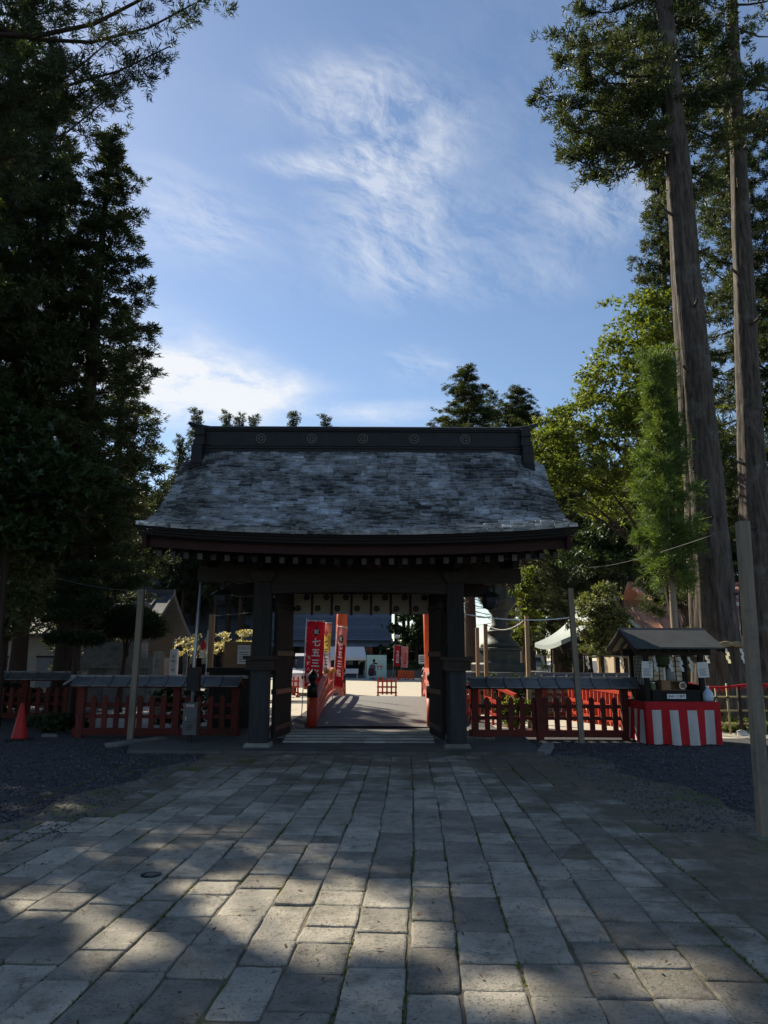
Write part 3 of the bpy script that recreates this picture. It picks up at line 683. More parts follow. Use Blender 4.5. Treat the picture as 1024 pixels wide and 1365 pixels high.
# posts
for sx in (-1, 1):
    for sy, yy in ((1, -1.6), (-1, 1.6)):
        p = bpy.data.objects.new('post', None); COL.objects.link(p); p.parent = gate; p.location = (sx * 1.78, yy, 0)
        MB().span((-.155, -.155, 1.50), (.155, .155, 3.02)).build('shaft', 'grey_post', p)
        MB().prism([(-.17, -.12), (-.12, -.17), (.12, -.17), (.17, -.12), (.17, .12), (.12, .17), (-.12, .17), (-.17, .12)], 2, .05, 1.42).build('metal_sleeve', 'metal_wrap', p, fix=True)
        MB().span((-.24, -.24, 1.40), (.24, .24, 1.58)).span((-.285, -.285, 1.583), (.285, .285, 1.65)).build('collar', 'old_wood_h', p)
        MB().prism([(-.25, .04), (.25, .04), (.21, .13), (-.21, .13)], 1, -.22, .22).build('stone_base', 'stone', p, fix=True)
        # bracket block and arms
        MB().prism([(-.15, 3.0), (.15, 3.0), (.23, 3.1), (.23, 3.2), (-.23, 3.2), (-.23, 3.1)], 1, -.2, .2).build('capital_block', 'old_wood', p, fix=True)
        arm = MB()
        arm.prism([(-.85, 3.34), (-.85, 3.28), (-.7, 3.205), (.7, 3.205), (.85, 3.28), (.85, 3.34)], 1, -.075, .075)
        arm.prism([(-.75, 3.335), (-.75, 3.27), (-.6, 3.21), (.6, 3.21), (.75, 3.27), (.75, 3.335)], 0, -.073, .073)
        arm.build('bracket_arm', 'old_wood_h', p, fix=True)
        for bx, by in ((-.7, 0), (0, 0), (.7, 0), (0, -.62)):
            MB().prism([(-.07, 3.342), (.07, 3.342), (.11, 3.40), (.11, 3.45), (-.11, 3.45), (-.11, 3.40)], 1, -.1, .1).build('bearing_block', 'old_wood', p, loc=(bx, by, 0), fix=True)
    m = bpy.data.objects.new('main_post', None); COL.objects.link(m); m.parent = gate; m.location = (sx * 1.60, 0, 0)
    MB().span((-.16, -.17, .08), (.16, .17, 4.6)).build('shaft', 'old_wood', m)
    MB().prism([(-.24, .05), (.24, .05), (.2, .14), (-.2, .14)], 1, -.22, .22).build('stone_base', 'stone', m, fix=True)
    MB().span((sx * 1.70, -1.6, 1.43), (sx * 1.86, 1.6, 1.56)).build('side_tie_beam', 'old_wood', gate)
    MB().span((sx * 1.70, -1.6, 2.55), (sx * 1.86, 1.6, 2.78)).build('side_tie_beam', 'old_wood', gate)
# beams
for yy in (-1.6, 1.6):
    b_ = MB().prism([(-3.0, 3.0), (3.0, 3.0), (3.0, 3.26), (-3.0, 3.26)], 1, yy - .12, yy + .12)
    b_.build('tie_beam', 'old_wood_h', gate, fix=True)
    MB().span((-3.35, yy - .10, 3.46), (3.35, yy + .10, 3.64)).build('purlin', 'old_wood_h', gate)
    for sx in (-1, 1):
        MB().span((sx * 3.35, yy - .09, 3.47), (sx * 3.37, yy + .09, 3.63)).build('purlin_end', 'rafter_white', gate)
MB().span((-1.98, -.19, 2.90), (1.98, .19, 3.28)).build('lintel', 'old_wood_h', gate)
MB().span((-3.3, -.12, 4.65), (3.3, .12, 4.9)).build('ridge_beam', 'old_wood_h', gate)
# curved rainbow beam with frog-leg strut above the front opening
rb = MB()
rb.grid(lambda u, v: (-1.62 + 3.24 * u, -1.74, 2.78 + .22 * v + .05 * math.sin(math.pi * u) * (1 - v)), 20, 2)
rb.grid(lambda u, v: (1.62 - 3.24 * u, -1.46, 2.78 + .22 * v + .05 * math.sin(math.pi * u) * (1 - v)), 20, 2)
rb.grid(lambda u, v: (-1.62 + 3.24 * u, -1.46 - .28 * v, 2.78 + .05 * math.sin(math.pi * u)), 20, 1)
rb.build('rainbow_beam', 'old_wood_h', gate)
fl = MB()
def frog(t):
    a = math.pi * (1 - t); f = abs(math.cos(a)) ** 6 * .10
    return ((.66 + f) * math.cos(a), .31 * math.sin(a) ** .8 + 3.262), (.44 * math.cos(a), .19 * math.sin(a) + 3.262)
for i in range(18):
    o0, i0 = frog(i / 18); o1, i1 = frog((i + 1) / 18)
    fl.prism([i0, i1, o1, o0], 1, -1.78, -1.66)
fl.build('frog_leg_strut', 'carving', gate, fix=True)
cv = MB()
for i in range(14):
    a = rng.uniform(0, math.pi); rr = rng.uniform(.02, .13)
    cv.lathe([(.0, -.045), (.035, -.03), (.045, 0), (.035, .03), (.0, .045)], 8, (rr * math.cos(a) * 1.4, -1.74, 3.31 + rr * math.sin(a) * .9))
cv.build('carved_relief', 'carving', gate, True)
# doors folded open towards the front
for sx in (-1, 1):
    h = Vector((sx * 1.40, -.22, 0)); e = Vector((sx * 1.56, -1.42, 0)); dv = (e - h); n_ = Vector((-dv.y, dv.x, 0)).normalized()
    dr_ = bpy.data.objects.new('door', None); COL.objects.link(dr_); dr_.parent = gate
    for k in range(6):
        a = h + dv * (k / 6 + .003); b = h + dv * ((k + 1) / 6 - .003)
        MB().add([(*(a - n_ * .03).xy, .17), (*(b - n_ * .03).xy, .17), (*(b + n_ * .03).xy, .17), (*(a + n_ * .03).xy, .17),
                  (*(a - n_ * .03).xy, 2.86), (*(b - n_ * .03).xy, 2.86), (*(b + n_ * .03).xy, 2.86), (*(a + n_ * .03).xy, 2.86)],
                 [(0, 3, 2, 1), (4, 5, 6, 7), (0, 1, 5, 4), (1, 2, 6, 5), (2, 3, 7, 6), (3, 0, 4, 7)]).build('plank', 'dark_wood', dr_)
    for z in (.35, 1.0, 1.7, 2.6):
        MB().beam(h - n_ * sx * .0 + Vector((0, 0, z)), e + Vector((0, 0, z)), .10, .09).build('batten', 'black_metal', dr_)
# ramp of planks over the sill
rp = bpy.data.objects.new('sill_ramp', None); COL.objects.link(rp); rp.parent = gate
for k in range(4):
    y0 = -1.05 + .25 * k; z = .085 + .028 * k
    x = -1.42
    while x < 1.40:
        w = min(rng.uniform(.30, .42), 1.42 - x)
        if 1.42 - (x + w) < .1: w = 1.42 - x
        MB().span((x + .004, y0, z - .02), (x + w - .004, y0 + .24, z + .012 + rng.uniform(0, .005))).build('plank', 'plank_wood', rp); x += w
MB().span((-1.42, -.03, .06), (1.42, .12, .20)).build('sill', 'plank_wood', gate)

# curtain with crests
cu_ = thing('gate_curtain', 'white ceremonial curtain with black comma crests hanging under the lintel', 'curtain', (GX, GY - .21, 2.5))
for k in range(7):
    x0 = -1.40 + k * .40; x1 = x0 + .40
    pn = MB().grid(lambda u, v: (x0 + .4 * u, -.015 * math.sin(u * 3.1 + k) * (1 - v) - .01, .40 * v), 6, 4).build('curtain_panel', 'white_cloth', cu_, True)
    for cx, cz in ((.115, .11), (.285, .335)):
        c = MB(); c.add([(x0 + cx, -.032, cz)] + [(x0 + cx + .062 * math.cos(a * math.pi / 10), -.032, cz + .062 * math.sin(a * math.pi / 10)) for a in range(20)],
                        [(0, 1 + a, 1 + (a + 1) % 20) for a in range(20)])
        arc_tomoe(c, .05, -.0335, x0 + cx, cz, 1, thick=.10)
        c.build('crest', ['ink', 'white_cloth'], pn)
for k in range(8):
    MB().span((-1.425 + k * .4, -.04, -.03), (-1.375 + k * .4, -.033, .40)).build('strap', 'purple', cu_)
# hanging lanterns under the eaves
def hang_lantern(x, y, z, label, hook):
    t = thing('hanging_lantern', label, 'lantern', (GX + x, GY + y, z), group='lanterns hung from the gate beams')
    MB().lathe([(.035, .36), (.04, .30), (.12, .27), (.23, .22), (.24, .205), (.15, .20)], 6).build('lantern_roof', 'black_metal', t)
    b = MB().lathe([(.135, .195), (.15, .10), (.12, 0.0), (.06, -.03)], 6).build('lantern_body', 'ridge_metal', t)
    for k in range(6):
        a = k * math.pi / 3
        MB().beam((.155 * math.cos(a), .155 * math.sin(a), .20), (.125 * math.cos(a), .125 * math.sin(a), .0), .018, .018).build('rib', 'black_metal', t)
    MB().tube([(0, 0, .34), (0, 0, hook - z)], .008, 6).build('chain', 'black_metal', t)
hang_lantern(-2.52, -1.72, 2.55, 'small metal lantern hanging by the gate corner with the steel pole', 3.05)
hang_lantern(2.42, -1.72, 2.53, 'small metal lantern hanging in front of the bronze lantern tower', 3.05)

# ================================================================== picket fences with little roofs
def fence(name, label, a, b, post_at, z_post=1.02, phase=0.0, group='red picket fences flanking the gate'):
    a, b = Vector(a), Vector(b); d = b - a; L = d.length; ang = math.atan2(d.y, d.x)
    t = thing(name, label, 'fence', (a.x, a.y, 0), ang, group)
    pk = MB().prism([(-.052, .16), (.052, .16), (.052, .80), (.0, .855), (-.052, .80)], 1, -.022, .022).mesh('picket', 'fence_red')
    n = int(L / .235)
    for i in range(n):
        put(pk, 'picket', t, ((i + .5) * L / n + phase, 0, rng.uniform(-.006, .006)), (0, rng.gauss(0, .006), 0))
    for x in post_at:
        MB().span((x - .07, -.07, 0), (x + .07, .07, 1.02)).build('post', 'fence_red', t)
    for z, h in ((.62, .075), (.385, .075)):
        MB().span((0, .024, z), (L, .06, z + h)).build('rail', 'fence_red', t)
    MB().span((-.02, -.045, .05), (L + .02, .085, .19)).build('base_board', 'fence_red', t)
    MB().span((-.1, -.04, 1.0), (L + .1, .04, 1.07)).build('top_beam', 'fence_red', t)
    np_ = max(2, int(round(L / .36)))
    pn = MB().prism([(-.30, 1.035), (-.30, 1.05), (-.03, 1.22), (-.03, 1.20)], 0, .012, L / np_ + .2 - .012 - .2 + .0).mesh('roof_panel', 'fence_roof')
    bt = MB().beam((0, -.315, 1.052), (0, -.02, 1.236), .035, .028).mesh('roof_batten', 'fence_roof')
    pr = MB().prism([(.30, 1.035), (.03, 1.20), (.03, 1.22), (.30, 1.05)], 0, .012, L / np_ - .012).mesh('roof_panel', 'fence_roof')
    for i in range(np_):
        put(pn, 'roof_panel', t, (i * L / np_, 0, 0)); put(pr, 'roof_panel', t, (i * L / np_, 0, 0))
        put(bt, 'roof_batten', t, (i * L / np_ + .0, 0, 0))
    put(bt, 'roof_batten', t, (L, 0, 0))
    MB().prism([(-.035, 1.195), (.035, 1.195), (.035, 1.255), (-.035, 1.255)], 0, -.14, L + .14).build('ridge_pole', 'fence_roof', t, fix=True)
    MB().beam((L / 2, -.29, 1.028), (L / 2 + .001, -.29, 1.028), .02, .02)
    return t
FY = 15.95
xl0 = gx(104, FY); xl1 = gx(322, FY)
fl_ = fence('picket_fence', 'red picket fence with small roof behind the grey cabinet', (xl0, FY, 0), (xl1, FY, 0), [.12, (gx(238, FY) - xl0), xl1 - xl0 - .1])
xr0 = gx(627, FY); xr1 = gx(858, FY)
fence('picket_fence', 'red picket fence with small roof between gate post and striped stall', (xr0, FY, 0), (xr1, FY, 0), [.1, gx(719, FY) - xr0, gx(832, FY) - xr0])
fence('picket_fence', 'red picket fence with small roof behind the traffic cone and round pine', (gx(-60, 20.2), 20.2, 0), (gx(108, 20.2), 20.2, 0), [.1, 1.9, 3.2])
fence('picket_fence', 'short red picket fence returning towards the trees beside the clipped pine', (gx(108, 20.2) + .1, 20.1, 0), (xl0 - .02, FY + .15, 0), [])
fence('picket_fence', 'red picket fence with sunlit roof in front of the purification pavilion', (gx(722, 21.5), 21.5, 0), (gx(905, 21.5), 21.5, 0), [.1, 1.9, 3.6])

# ================================================================== posts and ropes
def square_post(name, label, x, y, h, w, m, lean=(0, 0), foot=False, group='square timber posts'):
    t = thing(name, label, 'post', (x, y, 0), 0, group)
    q = w / 2
    pts = []
    MB().add([(-q, -q, -.05), (q, -q, -.05), (q, q, -.05), (-q, q, -.05), (-q + lean[0], -q + lean[1], h), (q + lean[0], -q + lean[1], h), (q + lean[0], q + lean[1], h), (-q + lean[0], q + lean[1], h)],
             [(0, 3, 2, 1), (4, 5, 6, 7), (0, 1, 5, 4), (1, 2, 6, 5), (2, 3, 7, 6), (3, 0, 4, 7)]).build('shaft', m, t)
    if foot:
        MB().span((-.11, -.10, 0), (.12, .11, .03)).build('foot_block', 'stone', t)
    return t
pB = Vector((gx(1022, 7.3, 0), 7.3, 0))
square_post('timber_post', 'tall pale square post on a small block at the paving edge', pB.x, pB.y, 2.95, .102, 'pale_timber', (.05, .0), True)
pL = Vector((gx(175, 15.2, 0), 15.2, 0))
square_post('timber_post', 'weathered square post in front of the fence with traffic cone near', pL.x, pL.y, zv(787, 15.2), .11, 'pale_timber', (.03, 0))
MB_ = None
pR = Vector((gx(777, 15.3, 0), 15.3, 0))
square_post('timber_post', 'weathered square post standing before the fence next to striped stall', pR.x, pR.y, zv(783, 15.3), .10, 'pale_timber', (-.10, 0))
posts_b = []
for u, v, Y, lab in ((637, 836, 21.0, 'thin fresh timber post left of its twin by the bronze lantern'), (648, 831, 19.8, 'thin fresh timber post close beside the lantern steps'),
                     (704, 820, 18.6, 'fresh timber post in front of the bronze lantern plinth holding a rope')):
    x = gx(u + 1, Y, 1.5); h = zv(v, Y)
    square_post('timber_post', lab, x, Y, h, .095, 'fresh_timber'); posts_b.append(Vector((x, Y, h)))
xg = gx(281, 20.5, 1.5)
square_post('timber_post', 'fresh timber post beside the red sun flag', xg, 20.5, zv(820, 20.5), .14, 'fresh_timber')
def rope(name, label, a, b, sag, r, m, n=14, cat='rope', knots=0):
    a, b = Vector(a), Vector(b)
    pts = [a.lerp(b, i / n) - Vector((0, 0, sag * 4 * (i / n) * (1 - i / n))) for i in range(n + 1)]
    mb = MB().tube(pts, r, 6)
    for k in range(knots):
        p = pts[1 + (k * (n - 1)) // max(1, knots)]; mb.lathe([(.004, -.02), (.016, 0), (.004, .02)], 6, p)
    return tag(mb.build(name, m, smooth=True), label, cat)
rope('rope', 'white twisted rope from gate post to timber post by the stall', (GX + 1.95, 14.05, zv(818, 14.05)), (pR.x - .1, 15.3, zv(822, 15.3)), .08, .011, 'white', knots=7)
rope('rope', 'slack white rope between two fresh timber posts by the lantern', posts_b[1], posts_b[2] - Vector((0, 0, .05)), .22, .012, 'white')
rope('overhead_wire', 'thin wire strung from cedar trunk to the weathered post', (-11.0, 21.0, 4.6), (pL.x + .03, 15.2, zv(790, 15.2)), .25, .007, 'grey_paint', cat='wire')
rope('overhead_wire', 'thin wire strung from fresh post to gate behind the flag', (xg, 20.5, zv(822, 20.5)), (GX - 1.8, 17.2, 2.75), .03, .006, 'grey_paint', cat='wire')
rope('overhead_wire', 'thin wire sagging from tall pale post past the cedar trunk', (pB.x + .05, 7.3, 2.92), (gx(770, 40, 3.5), 40, zv(752, 40)), .25, .004, 'grey_paint', cat='wire')

# steel pole with switch box and grey cabinet
sp_x, sp_y = gx(259.5, 14.85, 1.5), 14.85
t = thing('steel_pole', 'thin grey steel pole with dark switch box rising to the eaves', 'pole', (sp_x, sp_y, 0))
MB().tube([(0.0, 0, 0), (0.01, 0, 1.6), (.07, 0, 3.62)], [.035, .035, .03], 10).build('shaft', 'steel', t, True)
MB().span((-.10, -.10, zv(922, 14.75)), (.13, .10, zv(891, 14.75))).build('switch_box', 'black_metal', t)
cab = thing('steel_cabinet', 'small grey steel cabinet with red lettered lid in front of fence', 'cabinet', (gx(256, 14.6, .5), 14.6, 0))
cab.rotation_euler = (0, 0, 0)
MB().span((-.13, -.10, .20), (.13, .10, .72)).build('body', 'grey_paint', cab)
MB().prism([(-.14, .72), (.14, .72), (.14, .79), (-.14, .77)], 1, -.11, .11).build('lid', 'grey_paint', cab, fix=True)
MB().span((-.03, -.03, 0), (.03, .03, .2)).build('leg', 'black_metal', cab)
MB().span((-.125, -.104, .705), (.125, -.101, .755)).build('sign_strip', 'red_ink', cab)
text_mesh('志納金', .055, 'white', 'lettering', cab, (0, -.112, .73))
for k in range(3): MB().span((-.06, -.103, .30 + k * .03), (.06, -.1005, .312 + k * .03)).build('vent_slot', 'black_metal', cab)
MB().span((-.085, -.106, .46), (-.065, -.1005, .53)).build('handle', 'steel', cab)

# traffic cone
cn = thing('traffic_cone', 'red orange traffic cone on dark gravel', 'traffic cone', (gx(27, 15.4, 0), 15.4, 0))
MB().lathe([(.155, .035), (.15, .06), (.035, .70), (.028, .71)], 20).build('body', 'cone_orange', cn, True)
MB().span((-.23, -.23, 0), (.23, .23, .035)).build('base', 'rubber', cn)
cn.rotation_euler = (0, 0, .3)
# flat stones near cone
for u, v, s, lab in ((66, 984, .16, 'flat grey stone lying between traffic cone and low shrub'), (97, 976, .22, 'flat slab stone lying beside the low shrub'), (116, 972, .14, 'small stone at the foot of the fence corner post')):
    Y = EYE / math.tan(math.atan((v - 682.5) / FPX) - PITCH); x = gx(u, Y, 0); m = MB()
    n = 9; ring = [(s * (1 + rng.uniform(-.2, .2)) * math.cos(6.283 * k / n), .55 * s * (1 + rng.uniform(-.2, .2)) * math.sin(6.283 * k / n)) for k in range(n)]
    vs_ = [(a, b, -.01) for a, b in ring] + [(a * .95, b * .95, .04) for a, b in ring] + [(a * .8, b * .8, .055) for a, b in ring]
    m.add(vs_, [(i, (i + 1) % n, n + (i + 1) % n, n + i) for i in range(n)] + [(n + i, n + (i + 1) % n, 2 * n + (i + 1) % n, 2 * n + i) for i in range(n)] + [tuple(2 * n + i for i in range(n))])
    tag(m.build('flat_stone', 'stone', loc=(x, Y, 0)), lab, 'stone')

# ================================================================== stall with striped cloth
ko = thing('offering_stall', 'small dark timber stall with gabled roof and paper screens', 'stall', (0, 0, 0))
KX0, KX1, KY0, KY1 = 5.25, 6.34, 15.3, 16.15
for x in (KX0, KX1):
    for y in (KY0, KY1): MB().span((x - .045, y - .045, 0), (x + .045, y + .045, 1.86)).build('post', 'dark_wood', ko)
for y in (KY0, KY1): MB().span((KX0 - .2, y - .05, 1.70), (KX1 + .2, y + .05, 1.84)).build('beam', 'old_wood_h', ko)
MB().span((KX0 - .03, KY0, .75), (KX0 + .0, KY1, 1.12)).build('side_panel', 'dark_wood', ko)
MB().span((KX1 - .0, KY0, .75), (KX1 + .03, KY1, 1.12)).build('side_panel', 'dark_wood', ko)
# lattice on the side and screens at the back
lat = MB()
for k in range(9): lat.span((KX0 - .008, KY0 + .06 + k * .088, 1.12), (KX0 + .003, KY0 + .07 + k * .088, 1.69))
for k in range(8): lat.span((KX0 - .005, KY0 + .05, 1.16 + k * .07), (KX0 + .002, KY1 - .05, 1.167 + k * .07))
lat.build('lattice', 'dark_wood', ko)
MB().span((KX0 + .005, KY0 + .05, 1.12), (KX0 + .01, KY1 - .05, 1.69)).build('screen_paper', 'paper', ko)
for x0, x1 in ((KX0 + .06, 5.93), (6.02, KX1 - .05)):
    s_ = MB().span((x0, KY1 - .01, 1.18), (x1, KY1, 1.68)).build('screen_paper', 'paper', ko)
    g = MB()
    n = int((x1 - x0) / .105)
    for k in range(n + 1): g.span((x0 + k * (x1 - x0) / n - .006, KY1 - .03, 1.16), (x0 + k * (x1 - x0) / n + .006, KY1 - .011, 1.70))
    for k in range(6): g.span((x0, KY1 - .028, 1.18 + k * .1 - .005), (x1, KY1 - .012, 1.18 + k * .1 + .005))
    g.build('screen_frame', 'dark_wood', s_)
MB().span((5.93, KY1 - .04, .8), (6.02, KY1 + .01, 1.7)).build('screen_stile', 'dark_wood', ko)
MB().span((KX0, KY1 - .02, .75), (KX1, KY1 + .02, 1.16)).build('back_panel', 'dark_wood', ko)
# counter
MB().span((5.10, 14.93, .77), (6.45, 16.2, .815)).build('counter_top', 'old_wood_h', ko)
for x in (5.16, 6.38):
    for y in (15.0, 15.2): MB().span((x - .03, y - .03, 0), (x + .03, y + .03, .77)).build('leg', 'old_wood', ko)
MB().span((KX0 + .07, KY0 - .08, .82), (KX1 - .08, KY0 - .04, 1.0)).build('counter_front', 'dark_wood', ko)
MB().span((KX0 + .06, KY0 - .09, 1.0), (KX1 - .06, KY1 - .1, 1.02)).build('shelf', 'old_wood_h', ko)
# roof
RX0, RX1, RY0, RY1, RYM = 4.94, 6.72, 15.0, 16.9, 15.92
kr = bpy.data.objects.new('roof', None); COL.objects.link(kr); kr.parent = ko
for y0, z0, y1, z1 in ((RY0, 1.82, RYM, 2.21), (RY1, 1.82, RYM, 2.21)):
    MB().add([(RX0, y0, z0), (RX1, y0, z0), (RX1, y1, z1), (RX0, y1, z1), (RX0, y0, z0 + .035), (RX1, y0, z0 + .035), (RX1, y1, z1 + .035), (RX0, y1, z1 + .035)],
             [(0, 3, 2, 1), (4, 5, 6, 7), (0, 1, 5, 4), (1, 2, 6, 5), (2, 3, 7, 6), (3, 0, 4, 7)]).build('roof_slope', 'kiosk_roof', kr, fix=True)
    for k in range(9):
        x = RX0 + .08 + k * (RX1 - RX0 - .16) / 8
        MB().beam((x, y0 + (.05 if y0 < y1 else -.05), z0 - .03), (x, y1, z1 - .04), .04, .05).build('rafter', 'old_wood', kr)
    for x in (RX0 + .01, RX1 - .01): MB().beam((x, y0, z0 - .03), (x, y1, z1 - .03), .03, .09).build('bargeboard', 'dark_wood', kr)
MB().prism([(RYM - .07, 2.21), (RYM + .07, 2.21), (RYM, 2.27)], 0, RX0 - .01, RX1 + .01).build('ridge', 'kiosk_roof', kr, fix=True)
MB().span((RX0 + .1, RYM - .04, 1.95), (RX1 - .1, RYM + .04, 2.09)).build('ridge_beam', 'old_wood_h', kr)
for x in (KX0, KX1): MB().prism([(KY0 - .1, 1.845), (KY1 + .35, 1.845), (RYM, 2.12)], 0, x - .015, x + .015).build('gable_board', 'dark_wood', kr, fix=True)
# things on the stall
def note(label, x, z, w, h, y, tilt):
    t = thing('notice', label, 'notice', (x, y, z), 0, 'notices pinned to the stall posts'); t.rotation_euler = (0, tilt, 0)
    p = MB().span((-w / 2, -.006, -h / 2), (w / 2, .0, h / 2)).build('sheet', 'paper', t)
    for k in range(8):
        MB().span((-w * .36, -.0075, h * (.05 - .06 * k)), (w * (.36 - .1 * (k % 3)), -.0065, h * (.05 - .06 * k) + .006)).build('text_line', 'ink_grey', p)
    return t
n1 = note('white notice with blue heading pinned to the stall post near the lattice', 5.25, 1.42, .22, .32, 15.245, .03)
text_mesh('神\n水', .06, 'ink_grey', 'lettering', n1, (.06, -.0075, .09))
n2 = note('white typed notice pinned to the stall post beside the cedar', 6.36, 1.42, .22, .30, 15.245, -.05)
sg = thing('price_plate', 'white plate with dark lettering on the counter front', 'sign', (5.78, 15.21, .905))
MB().span((-.185, -.012, -.045), (.185, .0, .045)).build('plate', 'white', sg); text_mesh('おみくじ百円', .055, 'ink', 'lettering', sg, (0, -.0135, 0), bold=.0015)
ob = thing('offering_box', 'brown wooden box with open front on the stall shelf', 'box', (5.72, 15.42, 1.02))
MB().span((-.18, -.12, 0), (.0, .12, .19)).build('side_cabinet', 'brown_box', ob)
MB().span((.005, -.10, 0), (.30, .12, .012)).span((.005, -.10, .16), (.30, .12, .172)).span((.288, -.1, .012), (.30, .12, .16)).span((.005, .1, .012), (.288, .12, .16)).build('open_tray', 'brown_box', ob)
pl = thing('plate_stand', 'round pale plate standing on edge inside the wooden box', 'plate', (5.97, 15.33, 1.035))
MB().tube([(0, 0, .075), (0, .012, .075)], .074, 20).build('disc', 'paper', pl); MB().tube([(0, -.004, .075), (0, -.001, .075)], .05, 20).build('inner_ring', 'brown_box', pl)
fg = thing('paper_figure', 'white folded paper figure standing on the wooden box', 'figure', (5.76, 15.40, 1.21))
MB().lathe([(.10, 0), (.09, .05), (.07, .12), (.085, .17), (.06, .22), (.03, .26)], 10).build('robe', 'white_cloth', fg, True)
MB().span((-.14, -.02, .0), (-.10, .02, .27)).build('paper_strip', 'paper', fg); MB().lathe([(.0, .25), (.04, .27), (.045, .30), (.02, .34)], 10).build('head', 'brown_box', fg, True)
gb = thing('cedar_ball', 'dark green cedar leaf ball hanging inside the stall', 'cedar ball', (5.60, 15.36, 1.60))
MB().lathe([(.02, -.14), (.09, -.12), (.14, -.05), (.15, .02), (.13, .08), (.06, .13)], 14).build('ball', 'green_ball', gb, True); MB().tube([(0, 0, .1), (0, 0, .16)], .006, 6).build('cord', 'straw', gb)
jr = thing('glass_jar', 'small clear green jar on the shelf beside the lattice', 'jar', (5.37, 15.33, 1.02))
MB().lathe([(.055, 0), (.06, .02), (.06, .10), (.045, .12), (.045, .135)], 14).build('body', 'shrub_leaf', jr, True); MB().lathe([(.048, .135), (.048, .15), (.02, .155)], 14).build('lid', 'white', jr)
bo = thing('water_bottle', 'pale blue plastic bottle at the end of the counter', 'bottle', (6.42, 15.25, .815))
MB().lathe([(.09, 0), (.10, .03), (.10, .15), (.06, .21), (.03, .23), (.03, .26)], 14).build('body', 'bottle', bo, True); MB().lathe([(.034, .26), (.034, .29), (.01, .295)], 12).build('cap', 'white', bo)
def shide(name, label, loc, s=1.0, group=None, rot=0.0):
    t = thing(name, label, 'paper streamer', loc, rot, group); m = MB(); w = .05 * s
    x = 0; z = 0
    for k in range(4):
        m.add([(x - w / 2, -.003 * k, z), (x + w / 2, -.003 * k, z), (x + w / 2 + w * .25, -.003 * k - .004, z - .075 * s), (x - w / 2 + w * .25, -.003 * k - .004, z - .075 * s)], [(0, 1, 2, 3)]); x += w * (.55 if k % 2 == 0 else -.35); z -= .062 * s
    m.build('streamer', 'paper', t); MB().tube([(0, 0, -.002), (0, 0, .03 * s)], .003, 5).build('string', 'straw', t); return t
for i, x in enumerate((5.42, 5.72, 5.93, 6.12)):
    shide('paper_streamer', ['zigzag paper streamer hung beside the cedar ball', 'zigzag paper streamer hung above the paper figure', 'zigzag paper streamer hung beside the dark screen stile', 'zigzag paper streamer hung before the stall screen next to the typed notice'][i], (x, KY0 + .02, 1.67), 1.1, 'paper streamers hung in the stall')
# striped cloth
cl = thing('striped_cloth', 'red and white striped cloth skirt hung round the stall counter', 'cloth', (0, 0, 0))
W_, H_ = 1.44, .80
wht = [(.09, .205), (.315, .43), (.55, .675), (.79, .91)]
def front_c(u, v):
    x = 5.05 + W_ * u; w = .040 * math.sin(u * 24 + 1.2 + .8 * math.sin(u * 5)) * (1 - v) ** .8 + .03 * math.sin(u * 9) * (1 - v)
    return (x + .03 * (1 - v) * (u - .5) * -.6, 14.90 + w - .05 * (1 - v) * math.sin(u * 3.1), .012 + .02 * math.sin(u * 9) * (1 - v) * .5 + (H_ - 0.0) * v + .008)
nu, nv = 72, 10
def fmi(i, j):
    u = (i + .5) / nu; return 1 if (v_ok(j) and any(a < u < b for a, b in wht)) else 0
def v_ok(j): return (j + .5) / nv < .84
MB().grid(front_c, nu, nv, fmi).build('front_panel', ['cloth_red', 'cloth_white'], cl, True)
def side_c(u, v):
    y = 16.2 - 1.3 * u; flare = .12 * (1 - v) * math.sin(u * math.pi) + .0
    return (5.05 + .03 * (1 - v) * .3 - flare * .4 + .025 * math.sin(u * 15) * (1 - v), y - .0, .02 + (H_ - .01) * v + .05 * (1 - v) * (1 - u))
wht2 = [(.22, .36), (.5, .64), (.78, .9)]
def smi(i, j):
    u = (i + .5) / 40; return 1 if (v_ok(j) and any(a < u < b for a, b in wht2)) else 0
MB().grid(side_c, 40, nv, smi).build('side_panel', ['cloth_red', 'cloth_white'], cl, True)
MB().grid(lambda u, v: (6.49 + .02 * math.sin(u * 14) * (1 - v), 14.9 + 1.3 * u, .02 + (H_ - .01) * v), 40, nv, smi).build('side_panel', ['cloth_red', 'cloth_white'], cl, True)

# ================================================================== bamboo fence with red fringe by the big cedar
bf = thing('bamboo_fence', 'open bamboo lattice fence around the roped cedar', 'fence', (0, 0, 0))
by_ = 17.2
for i in range(12):
    x = 6.9 + i * .26
    MB().tube([(x, by_, 0), (x + rng.uniform(-.015, .015), by_, 1.05 + rng.uniform(-.03, .06))], .024 if i % 4 else .045, 8).build('upright', 'bamboo' if i % 4 else 'old_wood', bf, True)
for z in (.22, .50, .80): MB().tube([(6.8, by_ + .04, z), (9.9, by_ + .04, z + .01)], .022, 8).build('crosspiece', 'bamboo', bf, True)
for i in range(12): MB().box((6.9 + i * .26, by_ + .02, .80), (.06, .09, .03)).build('tie', 'black_metal', bf)
fr_ = thing('red_fringe', 'red fringed rope strung along the bamboo fence top', 'fringe', (0, 0, 0))
fp = [Vector((6.75 + 3.2 * t, by_ - .04, 1.12 - .25 * t + .14 * t * t - .06 * math.sin(t * 9))) for t in [i / 40 for i in range(41)]]
MB().tube(fp, .022, 6).build('cord', 'cloth_red', fr_, True)
mm = MB()
for p in fp:
    for k in range(6):
        q = p + Vector((rng.uniform(-.05, .05), rng.uniform(-.02, .0), 0)); L = rng.uniform(.06, .13); dx = rng.uniform(-.02, .02)
        mm.add([(q.x - .008, q.y, q.z), (q.x + .008, q.y, q.z), (q.x + dx, q.y - .01, q.z - L)], [(0, 1, 2)])
